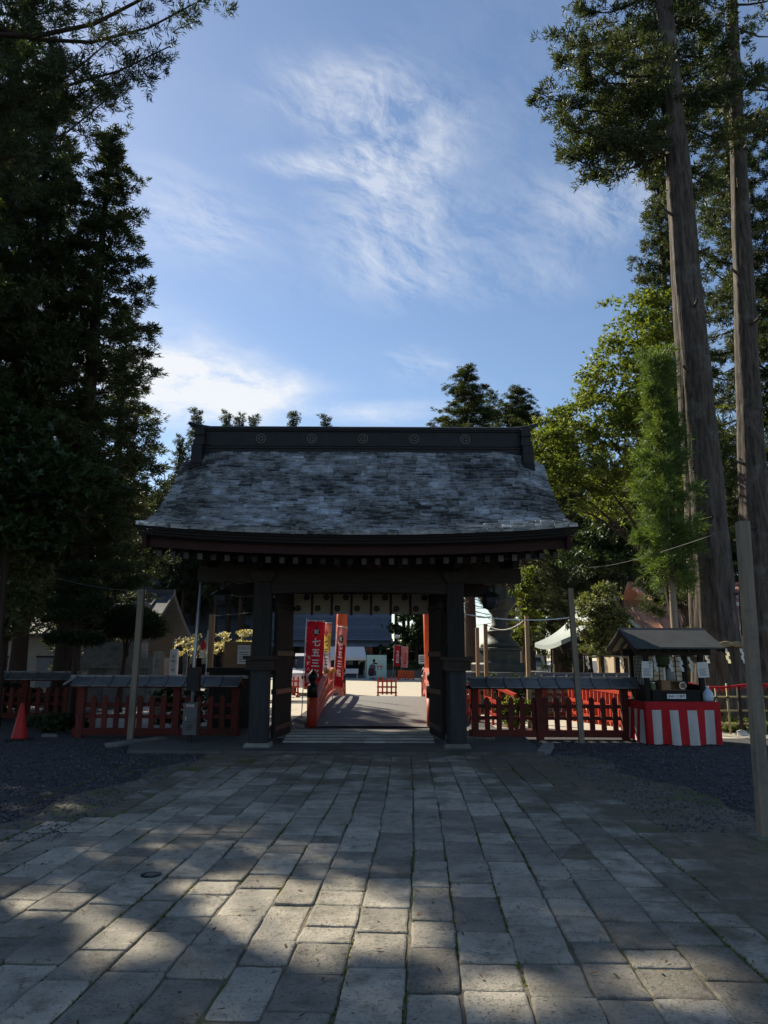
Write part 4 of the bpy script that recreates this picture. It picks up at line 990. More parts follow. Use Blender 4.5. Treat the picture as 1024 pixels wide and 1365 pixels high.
mm.build('tassels', 'cloth_red', fr_)

# ================================================================== beyond the gate
TY = 35.5
to = thing('torii', 'tall vermilion torii beyond the arched bridge', 'torii', (.08, TY, 0))
for sx in (-1, 1):
    MB().tube([(sx * 2.12, 0, .55), (sx * 1.98, 0, 5.2)], [.27, .24], 20).build('pillar', 'torii_orange', to, True)
    MB().tube([(sx * 2.135, 0, 0), (sx * 2.12, 0, .56)], [.34, .31], 20).build('pillar_foot', 'stone', to, True)
MB().span((-2.75, -.13, 4.2), (2.75, .13, 4.6)).build('tie_beam', 'torii_orange', to)
MB().grid(lambda u, v: (-3.4 + 6.8 * u, -.22 + .44 * v, 5.5 + .25 * (2 * u - 1) ** 2), 16, 1).grid(lambda u, v: (-3.4 + 6.8 * u, -.22, 5.0 + .5 * v + .25 * (2 * u - 1) ** 2), 16, 1).grid(lambda u, v: (3.4 - 6.8 * u, .22, 5.0 + .5 * v + .25 * (2 * u - 1) ** 2), 16, 1).build('lintel', 'torii_orange', to)
MB().span((-.25, -.15, 4.6), (.25, .15, 5.05)).build('plaque', 'ink', to)

def banner(label, x, y, zb, w, h, yaw, mats_, bands, main, main_m, emblem, emb_m, emb_t, small=None, lean=0.0, group='shrine festival banners', bar_col='white', tsz=.235):
    t = thing('banner', label, 'banner', (x, y, 0), yaw, group)
    t.rotation_euler = (0, lean, yaw)
    MB().tube([(0, 0, -.05), (0, 0, zb + h + .08)], .013, 8).build('pole', bar_col, t, True)
    MB().tube([(-.02, 0, zb + h + .02), (w + .03, 0, zb + h + .01)], .008, 6).build('crossbar', bar_col, t, True)
    def cf(u, v): return (.02 + w * u, .02 * math.sin(u * 4 + v * 3) + .015 * math.sin(v * 7), zb + h * v)
    def bm(i, j):
        v = (j + .5) / 24
        for k, (lo, hi) in enumerate(bands):
            if lo <= v < hi: return k
        return 0
    c = MB().grid(cf, 8, 24, bm).build('cloth', mats_, t, True)
    for k in range(5): MB().box((.008, 0, zb + h * (k + .5) / 5), (.05, .03, .03)).build('loop', bar_col, t)
    for k in range(3): MB().box((.05 + (w - .08) * k / 2, 0, zb + h + .01), (.03, .03, .05)).build('loop', bar_col, t)
    yy = -.05
    if emblem == 'diamond':
        s = w * .27; cx, cz = w * .55 + .02, zb + h * .84
        MB().add([(cx - s * .85, yy, cz), (cx, yy, cz - s), (cx + s * .85, yy, cz), (cx, yy, cz + s)], [(0, 1, 2, 3)]).build('emblem', emb_m, c)
        text_mesh('祝', s * 1.0, emb_t, 'lettering', c, (cx, yy - .004, cz), bold=.004)
    elif emblem == 'disc':
        s = w * .26; cx, cz = w * .55 + .02, zb + h * .80
        MB().add([(cx + s * math.cos(a * .314), yy, cz + s * math.sin(a * .314)) for a in range(20)], [tuple(range(20))]).build('emblem', emb_m, c)
        text_mesh('祝', s * 1.1, emb_t, 'lettering', c, (cx, yy - .004, cz), bold=.004)
    for k, ch in enumerate(main):
        text_mesh(ch, tsz, main_m, 'lettering', c, (w * .58 + .02, yy, zb + h * (.68 - .152 * k)), bold=.008)
    if small:
        for k, ch in enumerate(small):
            text_mesh(ch, tsz * .42, main_m, 'lettering', c, (w * .2 + .02, yy, zb + h * (.46 - .085 * k)), bold=.002)
    return t
BZ = .78
banner('crimson festival banner with white characters and black diamond crest', gx(405, 21.2, 1.8), 21.2, BZ, .50, 1.86, -.05, ['banner_crimson', 'banner_rose'], [(.06, 1.01), (0, .06)], '七五三詣', 'white', 'diamond', 'ink', 'white', '飯野八幡宮', .03)
banner('yellow and lilac festival banner with black characters and red diamond', gx(431, 22.6, 1.8), 22.6, BZ + .05, .50, 1.8, -1.0, ['banner_lilac', 'banner_yellow', 'banner_rose'], [(.22, .55), (.55, .82), (0, 1.01)], '七五三詣', 'ink', 'diamond', 'red_ink', 'banner_rose', None, .0)
banner('red festival banner with white characters and black round crest', gx(444, 23.8, 1.8), 23.8, BZ + .02, .50, 1.8, -.9, ['banner_crimson', 'banner_pink'], [(.0, .7), (.7, 1.01)], '七五三詣', 'white', 'disc', 'ink', 'white', None, .10)
# paper flowers tied to the rail
for i, (u, v, Y, s, m, lab) in enumerate(((437, 896, 21.6, .10, 'banner_yellow', 'large yellow paper flower tied to the bridge rail'), (446, 894, 22.4, .07, 'banner_yellow', 'small yellow paper flower beside the round crest banner'), (429, 900, 21.4, .075, 'white_cloth', 'cream paper flower tied below the yellow banner'),
                                       (418, 905, 20.9, .08, 'banner_lilac', 'lilac paper flower below the crimson banner'), (426, 911, 20.9, .06, 'banner_pink', 'pink paper flower tied low on the bridge rail'), (412, 904, 21.0, .06, 'cloth_white', 'white paper flower at the crimson banner foot'))):
    p = at(u, v, Y); t = thing('paper_flower', lab, 'flower', p, 0, 'paper flowers on the bridge rail')
    for k in range(7):
        a = k * 2 * math.pi / 7; MB().lathe([(.0, -.02), (s * .42, -.012), (s * .42, .012), (0, .02)], 8).build('petal', m, t, True, (s * .55 * math.cos(a), 0, s * .55 * math.sin(a))).rotation_euler = (math.pi / 2, 0, 0)
    MB().lathe([(0, -.03), (s * .3, -.02), (s * .3, .01), (0, .02)], 10).build('centre', 'straw', t, True, (0, -.02, 0)).rotation_euler = (math.pi / 2, 0, 0)
    MB().tube([(0, .02, 0), (bl(Y) - p.x, .04, deck_z(Y) + .8 - p.z)], .008, 5).build('stem', 'bamboo', t)

def barrier(label, x, y, w=.87, h=.85, yaw=0):
    t = thing('barrier_fence', label, 'barrier', (x, y, 0), yaw, 'low red barriers on the court')
    for k in range(5): MB().prism([(-.035, .0 + (.0 if k in (0, 4) else .1)), (.035, .0 + (.0 if k in (0, 4) else .1)), (.035, h - .03), (0, h + .02), (-.035, h - .03)], 1, -.02, .02).build('picket', 'vermilion', t, loc=(-w / 2 + .05 + k * (w - .1) / 4, 0, 0), fix=True)
    for z in (.18, .42, .66): MB().span((-w / 2, .02, z - .035), (w / 2, .05, z + .035)).build('rail', 'vermilion', t)
    for sx in (-1, 1): MB().span((sx * (w / 2 - .05) - .06, -.2, 0), (sx * (w / 2 - .05) + .06, .25, .07)).build('foot', 'vermilion', t)
barrier('low red picket barrier standing in the open court', gx(517, 33.3, 0), 33.3)
barrier('low red picket barrier beside the small white van', gx(386, 33.0, 0), 33.0)

def kei_van(label, x, y, yaw, L=3.4, W=1.48, H=1.85, m='car_white', name='small_van'):
    t = thing(name, label, 'van', (x, y, 0), yaw)
    hw = W / 2
    prof = [(0, .35), (.02, .75), (.10, .98), (.55, 1.12), (1.05, H - .12), (1.3, H), (L - .25, H), (L - .05, H - .2), (L, .9), (L, .35)]
    b = MB()
    n = len(prof)
    for i in range(n - 1):
        (y0, z0), (y1, z1) = prof[i], prof[i + 1]
        def ww(z): return hw - .10 * max(0, (z - 1.0) / .85)
        b.add([(-ww(z0), y0, z0), (ww(z0), y0, z0), (ww(z1), y1, z1), (-ww(z1), y1, z1)], [(0, 1, 2, 3)])
    def sidepts(sx): return [(sx * (hw - .10 * max(0, (z - 1.0) / .85)), yy, z) for yy, z in prof]
    for sx in (-1, 1): b.add(sidepts(sx), [tuple(range(n)) if sx > 0 else tuple(reversed(range(n)))])
    b.add([(-hw, 0, .35), (-hw, L, .35), (hw, L, .35), (hw, 0, .35)], [(0, 1, 2, 3)])
    body = b.build('body', m, t)
    MB().add([(-.62, .60, 1.15), (.62, .60, 1.15), (.56, 1.05, H - .15), (-.56, 1.05, H - .15)], [(0, 1, 2, 3)]).build('windscreen', 'glass', t, loc=(0, -.03, .02))
    for sx in (-1, 1):
        MB().add([(sx * (hw - .01), .95, 1.12), (sx * (hw - .01), L - .25, 1.12), (sx * (hw - .075), L - .4, H - .2), (sx * (hw - .075), 1.2, H - .2)], [(0, 1, 2, 3)]).build('side_window', 'glass', t, loc=(sx * .012, 0, 0))
        MB().span((sx * .47 - .14, -.03, .68), (sx * .47 + .14, .05, .90)).build('headlight', 'lamp_clear', t)
        MB().span((sx * (hw + .02), .75, 1.05), (sx * (hw + .18), .85, 1.22)).build('mirror', m, t)
        for yy in (.6, L - .6):
            w = MB().tube([(sx * (hw - .16), yy, .28), (sx * (hw + .01), yy, .28)], .28, 18).build('wheel', 'rubber', t)
            MB().tube([(sx * (hw - .02), yy, .28), (sx * (hw + .02), yy, .28)], .17, 14).build('hubcap', 'chrome', w)
    MB().span((-.36, -.025, .72), (.36, .03, .86)).build('grille', 'black_metal', t); MB().span((-hw + .03, -.05, .38), (hw - .03, .1, .58)).build('bumper', m, t)
    MB().span((-.17, -.065, .44), (.17, -.052, .60)).build('number_plate', 'banner_yellow', t)
    return t
kei_van('small white van parked behind the crimson banner', gx(413, 34.0, .8), 34.0, .10)
kei_van('white van parked beyond the bronze lantern steps', gx(652, 58, 1), 57, -1.25, 4.2, 1.7, 2.0)

# sedan beyond the pavilion
def sedan(label, x, y, yaw):
    t = thing('sedan_car', label, 'car', (x, y, 0), yaw)
    prof = [(-2.2, .3), (-2.25, .62), (-2.1, .78), (-1.1, .9), (-.45, 1.36), (.75, 1.38), (1.45, .98), (2.15, .92), (2.2, .3)]
    b = MB().prism(prof, 1, -.85, .85); b.build('body', 'car_silver', t, fix=True)
    for sy in (-1, 1):
        MB().prism([(-.98, .92), (-.42, 1.3), (.7, 1.32), (1.3, .96)], 1, sy * .852, sy * .858).build('side_window', 'glass', t, fix=True)
        for xx in (-1.35, 1.35):
            w = MB().tube([(xx, sy * .7, .31), (xx, sy * .87, .31)], .31, 18).build('wheel', 'rubber', t)
            MB().tube([(xx, sy * .86, .31), (xx, sy * .885, .31)], .2, 14).build('rim', 'chrome', w)
    MB().span((-2.27, -.6, .6), (-2.2, -.3, .74)).build('headlight', 'lamp_clear', t)
    return t
sedan('silver sedan parked under the cedars behind the pavilion', gx(742, 90, .5), 90, 0.05)

# blue photo panel with painted scene
pb = thing('photo_panel', 'pale blue standing photo panel with painted figure and small torii', 'panel', (gx(503, 60, 1), 60, 0))
MB().span((-.78, 0, .02), (.78, .05, 1.92)).build('board', 'panel_blue', pb)
k_ = MB().lathe([(.30, .35), (.32, .55), (.22, .8), (.26, 1.05), (.14, 1.2)], 14).build('painted_robe', 'ink_grey', pb, True, (-.32, -.001, 0)); k_.scale = (1, .03, 1)
k_ = MB().lathe([(.18, .3), (.24, .55), (.2, .9)], 12).build('painted_sash', 'purple', pb, True, (-.42, -.012, 0)); k_.scale = (1, .03, 1)
k_ = MB().lathe([(.02, 1.35), (.10, 1.40), (.11, 1.52), (.04, 1.6)], 12).build('painted_head', 'ink', pb, True, (-.20, -.004, 0)); k_.scale = (1, .03, 1)
MB().span((-.30, -.02, 1.22), (.05, -.008, 1.33)).build('painted_fan', 'ink', pb)
for dx in (.0, .26): MB().span((.08 + dx, -.02, .75), (.13 + dx, -.008, 1.05)).build('painted_torii_leg', 'red_ink', pb)
MB().span((.0, -.021, 1.02), (.47, -.007, 1.09)).build('painted_torii_beam', 'red_ink', pb)
for sx in (-1, 1):
    MB().span((sx * .35 - .2, -.35, 0), (sx * .35 + .2, -.02, .2)).build('weight_box', 'slate_blue', pb); MB().beam((sx * .5, .05, 1.3), (sx * .5, .8, 0), .05, .05).build('stay', 'old_wood', pb)
# tent
te = thing('canopy_tent', 'white event tent with open sides before the hall', 'tent', (gx(466, 66, 1.5), 66, 0))
MB().add([(-1.7, -1.2, 1.75), (1.5, -1.2, 1.75), (1.3, .2, 2.65), (-1.7, .2, 2.65), (1.5, 1.6, 1.75), (-1.7, 1.6, 1.75)], [(0, 1, 2, 3), (3, 2, 4, 5), (1, 4, 2)]).build('canopy', 'white', te)
MB().add([(-1.7, -1.21, 1.5), (1.5, -1.21, 1.5), (1.5, -1.21, 1.75), (-1.7, -1.21, 1.75)], [(0, 1, 2, 3)]).build('valance', 'white', te)
for x in (-1.65, 1.45):
    for y in (-1.15, 1.55): MB().tube([(x, y, 0), (x, y, 1.76)], .03, 8).build('leg', 'steel', te)
bn = thing('bench', 'pale bench standing under the event tent', 'bench', (gx(466, 64.5, .3), 64.5, 0))
MB().span((-.8, -.2, .4), (.8, .2, .46)).build('seat', 'white', bn); MB().span((-.8, .18, .46), (.8, .22, .8)).build('backrest', 'white', bn)
for x in (-.7, .7): MB().span((x - .04, -.18, 0), (x + .04, .18, .4)).build('leg', 'steel', bn)
# lamp post, notice and red stands
lp = thing('lamp_post', 'dark lamp post with round white globe by the hedge', 'lamp', (gx(530, 68, 3), 68, 0))
MB().tube([(0, 0, 0), (0, 0, 3.4)], [.06, .04], 10).build('pole', 'black_metal', lp); MB().lathe([(.0, 3.38), (.14, 3.42), (.2, 3.58), (.14, 3.74), (0, 3.78)], 16).build('globe', 'globe', lp, True)
sb = thing('sign_board', 'white sign board on a thin post at the court edge', 'sign', (gx(564, 60, 1), 60, 0))
MB().span((-.28, -.02, 1.25), (.28, .02, 1.95)).build('board', 'white', sb); MB().tube([(0, .03, 0), (0, .03, 1.9)], .03, 8).build('post', 'grey_paint', sb)
for k in range(3): MB().span((-.2, -.024, 1.42 + k * .16), (.2, -.021, 1.50 + k * .16)).build('text_line', 'ink_grey', sb)
for u, w, hh, lab in ((537, .7, .75, 'red picket stand at the feet of the crimson far banner'), (548.5, .55, .7, 'small red stand beside the pink far banner')):
    st = thing('red_stand', lab, 'stand', (gx(u, 60.5, .4), 60.5, 0), 0, 'red stands under the far banners')
    MB().span((-w / 2, -.05, .12), (w / 2, .05, hh)).build('panel', 'torii_orange', st)
    for sx in (-1, 1): MB().span((sx * w * .4 - .05, -.3, 0), (sx * w * .4 + .05, .3, .12)).build('foot', 'vermilion', st)
banner('small crimson banner with white writing standing at the hedge', gx(524.5, 61, 2), 61, 1.05, .50, 1.65, .0, ['cloth_red'], [(0, 1.1)], '七五三詣', 'white', None, None, None, None, .04, 'banners far across the court', 'white', .22)
banner('small pink banner with red writing standing at the hedge', gx(535, 61.3, 2), 61.3, .95, .52, 1.65, .0, ['banner_pink'], [(0, 1.1)], '七五三詣', 'red_ink', None, None, None, None, .03, 'banners far across the court', 'white', .22)

# gabled buildings
def gable_house(name, label, cat, c, lx, ly, z_eave, z_ridge, over, wall_m, roof_m, ridge_axis='x', ribs=0, curve=.0, yaw=0.0, wall_base=0.0, end_m=None):
    t = thing(name, label, cat, (c[0], c[1], 0), yaw)
    hx, hy = lx / 2, ly / 2
    for a, b in (((-hx, -hy), (hx, -hy)), ((hx, hy), (-hx, hy)), ((hx, -hy), (hx, hy)), ((-hx, hy), (-hx, -hy))):
        MB().beam((a[0], a[1], (z_eave + wall_base) / 2), (b[0], b[1], (z_eave + wall_base) / 2), .14, z_eave - wall_base).build('wall', (end_m or wall_m) if a[0] == b[0] else wall_m, t)
    rf = bpy.data.objects.new('roof', None); COL.objects.link(rf); rf.parent = t
    ax = 0 if ridge_axis == 'x' else 1
    la, lb = (hx, hy) if ax == 0 else (hy, hx)
    def P(a, b, z): return (a, b, z) if ax == 0 else (b, a, z)
    drop = over * (z_ridge - z_eave) / (lb + over) * .8
    for s in (-1, 1):
        def f(u, v, off=0.0):
            b = s * (lb + over) * (1 - v); z = z_eave - drop + (z_ridge - z_eave + drop) * (v - curve * math.sin(math.pi * v))
            return P((2 * u - 1) * (la + over), b, z - off)
        m = MB().grid(f, 8, 10); m.grid(lambda u, v: f(u, v, .14), 8, 10)
        m.grid(lambda u, v: f(u, 0, .14 * v), 8, 1); m.grid(lambda u, v: f(0, u, .14 * v), 10, 1); m.grid(lambda u, v: f(1, u, .14 * v), 10, 1)
        m.build('roof_slope', roof_m, rf, fix=True)
        for k in range(ribs + 1 if ribs else 0):
            u = k / ribs; mm = MB()
            for q in range(5): mm.beam(Vector(f(u, q / 5)) + Vector((0, 0, .03)), Vector(f(u, (q + 1) / 5)) + Vector((0, 0, .03)), .05, .06)
            mm.build('roof_seam', roof_m, rf)
    e = la + over + .03
    MB().span(P(-e, -.16, z_ridge - .1), P(e, .16, z_ridge + .16)).build('ridge', roof_m, rf)
    for s in (-1, 1):
        q = [P(s * la, -lb, z_eave), P(s * la, lb, z_eave), P(s * la, 0, z_ridge - .16)]
        q2 = [(p[0] + (.05 if ax == 0 else 0), p[1] + (.05 if ax else 0), p[2]) for p in q]
        MB().add(q + q2, [(0, 1, 2), (5, 4, 3), (0, 3, 4, 1), (1, 4, 5, 2), (2, 5, 3, 0)]).build('gable', end_m or wall_m, rf, fix=True)
    return t, rf
# main hall behind
hall, rf = gable_house('shrine_hall', 'long dark hall with broad slate grey roof behind the torii', 'building', (-13.5, 86), 26, 8, 4.3, 10.5, 1.4, 'dark_wood', 'slate_blue', 'x', 0, .10)
for k in range(26):
    z0 = k / 26
    s_ = MB().grid(lambda u, v: (-14.4 + 28.8 * u, -5.42 + 5.4 * (k + v) / 26, 3.42 + 7.1 * ((k + v) / 26 - .10 * math.sin(math.pi * (k + v) / 26)) + .15 - .05 * v), 4, 1); s_.build('roof_course', 'slate_blue', rf)
for k in range(12):
    x = -11.5 + k * 2.1
    w = MB().span((x - .75, -4.12, 1.0), (x + .75, -4.08, 3.0)).build('window', 'glass', hall); MB().span((x - .8, -4.15, 3.0), (x + .8, -4.07, 3.1)).build('frame', 'old_wood_h', w)
MB().span((-13, -4.14, 3.6), (13, -4.08, 4.0)).build('white_frieze', 'plaster', hall)
# hedge with stone foot
hd = MB().span((gx(485, 71, 1), 71, 0), (gx(580, 71, 1), 72.2, .62)).build('stone_kerb_wall', 'stone'); tag(hd, 'low stone retaining wall under the clipped hedge', 'wall')

# ------------------------------------------------------------------ right of the gate
LX, LY = gx(671, 25, 2), 25.6
lt = thing('bronze_lantern', 'tall bronze lantern tower on stepped stone plinth', 'lantern', (LX, LY, 0))
for k, (w, z0, z1) in enumerate(((2.1, 0, .72), (1.75, .72, .98), (1.5, .98, 1.22))):
    row = bpy.data.objects.new('plinth_step', None); COL.objects.link(row); row.parent = lt
    n = 4 - (k > 0)
    for i in range(n):
        for j in range(n):
            if 0 < i < n - 1 and 0 < j < n - 1: continue
            a = -w + 2 * w * i / n; b = -w + 2 * w * j / n
            MB().span((a + .008, b + .008, z0), (a + 2 * w / n - .008, b + 2 * w / n - .008, z1 - .004 - rng.uniform(0, .008))).build('stone_block', 'stone', row)
    MB().span((-w + .1, -w + .1, z0), (w - .1, w - .1, z1 - .02)).build('step_core', 'stone', row)
for nm, pr, n in (('tier_base', [(1.02, 1.22), (1.02, 1.45), (.98, 1.50)], 8), ('carved_drum', [(.72, 1.50), (.72, 1.88), (.78, 1.90), (.78, 1.98), (.70, 2.0)], 8), ('lotus_base', [(.66, 2.0), (.64, 2.12), (.50, 2.2), (.40, 2.4), (.42, 2.48), (.46, 2.52), (.40, 2.58)], 16),
                  ('stem', [(.36, 2.58), (.26, 2.75), (.23, 2.95), (.26, 3.1), (.36, 3.2)], 16), ('bowl', [(.36, 3.2), (.52, 3.38), (.62, 3.5), (.64, 3.6), (.58, 3.62)], 8)):
    MB().lathe(pr, n, ph=.2).build(nm, 'bronze', lt, n > 8)
fb = MB().lathe([(.34, 3.62), (.36, 4.2), (.34, 4.22)], 6, ph=.2).build('fire_box', 'bronze', lt)
for k in range(6):
    a = .2 + k * math.pi / 3; MB().tube([(.46 * math.cos(a), .46 * math.sin(a), 3.62 + .1 * i) if i in (0, 6) else ((.46 + .1 * math.sin(i / 6 * math.pi)) * math.cos(a), (.46 + .1 * math.sin(i / 6 * math.pi)) * math.sin(a), 3.62 + .1 * i) for i in range(7)], .03, 6).build('scroll_rib', 'bronze', fb)
MB().lathe([(.85, 4.28), (.8, 4.34), (.45, 4.5), (.25, 4.75), (.12, 4.85), (.14, 4.95), (.02, 5.15)], 8, ph=.2).build('canopy', 'bronze', lt)
# purification pavilion
pv = thing('purification_pavilion', 'open timber pavilion with curved grey green roof behind clipped shrub', 'pavilion', (gx(797, 28.5, 2), 28.5, 0))
def pvroof(s, off=0.0):
    def f(u, v):
        b = s * 1.85 * (1 - v); z = 2.15 + 1.45 * (v - .13 * math.sin(math.pi * v)) + .12 * (2 * u - 1) ** 2 * (1 - v)
        return (b, -2.2 + 4.6 * u, z - off)
    return f
prf = bpy.data.objects.new('roof', None); COL.objects.link(prf); prf.parent = pv
for s in (-1, 1):
    m = MB().grid(pvroof(s), 8, 12); m.grid(pvroof(s, .16), 8, 12)
    g = pvroof(s); h_ = pvroof(s, .16)
    m.grid(lambda u, v: Vector(g(u, 0)).lerp(Vector(h_(u, 0)), v), 8, 1); m.grid(lambda u, v: Vector(g(0, u)).lerp(Vector(h_(0, u)), v), 12, 1)
    m.build('roof_slope', 'roof_light', prf, fix=True)
    mm = MB()
    for i in range(10): mm.beam(Vector(pvroof(s, .26)(0.02, i / 10)), Vector(pvroof(s, .26)(0.02, (i + 1) / 10)), .08, .2)
    mm.build('bargeboard', 'dark_wood', prf)
MB().span((-.12, -2.3, 3.52), (.12, 2.5, 3.74)).build('ridge', 'roof_light', prf)
MB().prism([(-1.35, 2.3), (1.35, 2.3), (0, 3.25)], 1, -1.62, -1.56).build('gable', 'old_wood_h', prf, fix=True)
for x in (-1.2, 1.2):
    for y in (-1.6, 1.6): MB().span((x - .09, y - .09, 0), (x + .09, y + .09, 2.35)).build('post', 'old_wood', pv)
for x in (-.5, .5): MB().span((x - .05, 1.5, 0), (x + .05, 1.6, 2.3)).build('post', 'fresh_timber', pv)
for z in (2.1, 1.75): MB().span((-1.5, -1.68, z), (1.5, -1.55, z + .18)).build('tie_beam', 'old_wood_h', pv)
for x in (-1.26, 1.14): MB().span((x, -1.9, 2.0), (x + .12, 1.9, 2.2)).build('side_beam', 'old_wood', pv)
MB().span((-1.0, -.5, 0), (1.0, .5, .75)).span((-1.1, -.6, .75), (1.1, .6, .85)).build('water_basin', 'stone', pv)
MB().tube([(-1.2, -1.72, 1.9), (-.65, -1.74, 1.70), (0, -1.74, 1.75), (.65, -1.74, 1.70), (1.2, -1.72, 1.9)], .035, 8).build('straw_rope', 'straw', pv, True)
for i, x in enumerate((-.9, -.3, .3, .9)):
    shide('paper_streamer', ['paper streamer on the pavilion rope at its outer corner post', 'paper streamer on the pavilion rope left of centre beside clipped shrub', 'paper streamer on the pavilion rope above the stall gable', 'paper streamer on the pavilion rope next to the tiled roof'][i], (pv.location.x + x, 28.5 - 1.78, 1.74), 1.7, 'paper streamers on the pavilion rope')
# red and orange roofed house
h1, rf1 = gable_house('tiled_house', 'low annex with orange ribbed metal roof beside the cedar', 'building', (gx(896, 36, 3), 36.5), 5.6, 4.4, 3.0, 4.3, .5, 'beige_wall', 'roof_orange', 'x', 9)
h2, rf2 = gable_house('upper_house', 'two storey beige house with rose metal roof behind the cedar', 'building', (gx(960, 42, 4), 43.5), 7.2, 6, 4.9, 5.9, .9, 'beige_wall', 'roof_rose', 'x', 10)
for x in (-2.2, .2, 2.4):
    w = MB().span((x - .5, -3.11, 3.5), (x + .5, -3.06, 4.5)).build('window', 'glass', h2)
    MB().span((x - .56, -3.13, 3.42), (x + .56, -3.08, 3.5)).span((x - .56, -3.13, 4.5), (x + .56, -3.08, 4.56)).build('frame', 'white', w)
MB().span((-4.6, -3.95, 4.42), (4.6, -3.85, 4.62)).build('gutter', 'white', h2)
MB().tube([(-1.6, -1, 5.9), (-1.6, -1, 7.2)], .08, 8).build('flue_pipe', 'grey_paint', h2)
# vermilion railings of the side bridge beyond the right fence
def railing(name, label, a, b, za, zb, h, n, m='vermilion', bend=True):
    a, b = Vector(a), Vector(b); t = thing(name, label, 'railing', (a.x, a.y, 0))
    d = b - a
    for i in range(n + 1):
        p = d * (i / n); z = za + (zb - za) * i / n
        MB().span((p.x - .03, p.y - .03, 0), (p.x + .03, p.y + .03, z + h)).build('baluster', m, t)
    for hh in (h, h * .55, .12):
        MB().beam((0, 0, za + hh), (d.x, d.y, zb + hh), .08, .08).build('rail', m, t)
    return t
railing('bridge_railing', 'bright vermilion railing end sloping down behind the fence by the lantern', (gx(648, 19.6, .8), 19.6, 0), (gx(683, 18.9, .6), 18.3, 0), .22, -.05, .82, 4)
railing('bridge_railing', 'bright vermilion slatted railing behind the fence before the pavilion', (gx(760, 20.8, .8), 20.8, 0), (gx(842, 18.6, .6), 18.2, 0), .12, -.02, .82, 17)
railing('bridge_railing', 'short vermilion railing behind the fence beside the gate post', (gx(622, 20.5, .8), 20.5, 0), (gx(640, 20.3, .8), 20.4, 0), .1, .1, .8, 3)

# ------------------------------------------------------------------ left of the gate
lh, rfl = gable_house('shrine_office', 'white walled office with grey tiled roof behind the clipped pines', 'building', (gx(110, 36, 3) - 1.2, 37), 8.6, 6.4, 2.95, 4.75, .9, 'plaster', 'roof_dark', 'x', 14, .08, end_m='old_wood')
MB().prism([(-3.0, 3.1), (3.0, 3.1), (0, 4.6)], 0, 4.37, 4.40).build('gable_boarding', 'dark_wood', rfl, fix=True)
for x in (-3.2, -1.4, .6, 2.6): 
    w = MB().span((x - .35, -3.30, .3), (x + .35, -3.26, 1.6)).build('window', 'slate_blue', lh); MB().span((x - .4, -3.32, 1.6), (x + .4, -3.27, 1.68)).build('frame', 'old_wood_h', w)
mp_ = thing('stone_monument', 'broad grey stone monument base with coping and upper block', 'monument', (gx(150, 27, 1), 27.5, 0))
for k in range(7):
    x = -1.75 + k * .5; MB().span((x, -.6, 0), (x + .485, .5, 1.25)).build('stone_block', 'stone', mp_)
MB().span((-1.85, -.7, 1.25), (1.85, .6, 1.62)).build('coping', 'stone', mp_); MB().span((-1.1, -.4, 1.62), (.95, .4, 2.15)).build('upper_block', 'stone', mp_)
MB().lathe([(.32, 2.15), (.30, 2.6), (.42, 2.66), (.20, 2.85), (.15, 3.3), (.38, 3.4), (.40, 3.55), (.05, 3.75)], 8).build('small_lantern', 'stone', mp_, loc=(.55, .4, 0))
for u, v0, w, Y, m, lab in ((232, 866, .22, 24, 'white_stone', 'pale square stone post standing behind the fence roof'), (211, 869, .22, 19.0, 'pale_timber', 'grey lettered stake with flat top behind the fence'), (247, 873, .13, 26, 'stone', 'slender grey stone post beside the pale stone post')):
    t = thing('marker_post', lab, 'marker post', (gx(u, Y, 1), Y, 0)); h = zv(v0, Y)
    MB().prism([(-w / 2, 0), (w / 2, 0), (w / 2, h - .03), (0, h), (-w / 2, h - .03)], 1, -w / 2, w / 2).build('shaft', m, t, fix=True)
    if Y != 26:
        for k, ch in enumerate('奉納八幡宮'[:4]): text_mesh(ch, w * .55, 'ink_grey', 'lettering', t, (0, -w / 2 - .003, h - .25 - k * w * .62))
fg_ = thing('sun_flag', 'white flag with red disc hanging on a slim pole', 'flag', (gx(277, 19.9, 1.8), 19.9, 0))
MB().tube([(0, 0, 0), (0, 0, zv(842, 19.9))], .014, 8).build('pole', 'white', fg_); MB().lathe([(0, -.02), (.025, 0), (0, .03)], 8).build('finial', 'straw', fg_, True, (0, 0, zv(841, 19.9)))
zt = zv(844, 19.9); zb_ = zv(877, 19.9)
def flagf(u, v):
    w = .03 + .17 * min(1, (1 - v) * 2.2); z = zb_ + (zt - zb_) * v - .10 * u * (1 if v > .5 else .3)
    return (-w * u, -.03 * math.sin(u * 9 + v * 3) - .01, z)
MB().grid(flagf, 8, 12).build('cloth', 'cloth_white', fg_, True)
MB().grid(lambda u, v: (-.10 + .075 * (1 - .0) * v * math.cos(6.2832 * u), -.055, (zb_ + zt) / 2 - .02 + .125 * v * math.sin(6.2832 * u)), 20, 1).build('red_disc', 'red_ink', fg_)
nb = thing('notice_board', 'brown notice board with white poster behind the fence', 'notice board', (gx(318, 18.6, 1.5), 18.6, 0))
MB().span((-.34, -.02, zv(893, 18.6)), (.38, .02, zv(856, 18.6))).build('board', 'brown_box', nb)
p_ = MB().span((-.01, -.03, zv(886, 18.6)), (.30, -.021, zv(861, 18.6))).build('poster', 'paper', nb)
text_mesh('お知らせ', .07, 'red_ink', 'lettering', p_, (.145, -.032, zv(865, 18.6)))
for k in range(5): MB().span((.03, -.032, zv(870 + k * 3, 18.6)), (.26, -.031, zv(871 + k * 3, 18.6))).build('text_line', 'ink_grey', p_)
for x in (-.3, .34): MB().span((x - .03, .02, 0), (x + .03, .08, zv(856, 18.6))).build('leg', 'old_wood', nb)
db = thing('timber_bin', 'low dark boarded timber bin behind the fence near the gate', 'bin', (gx(312, 18.0, .8), 17.95, 0))
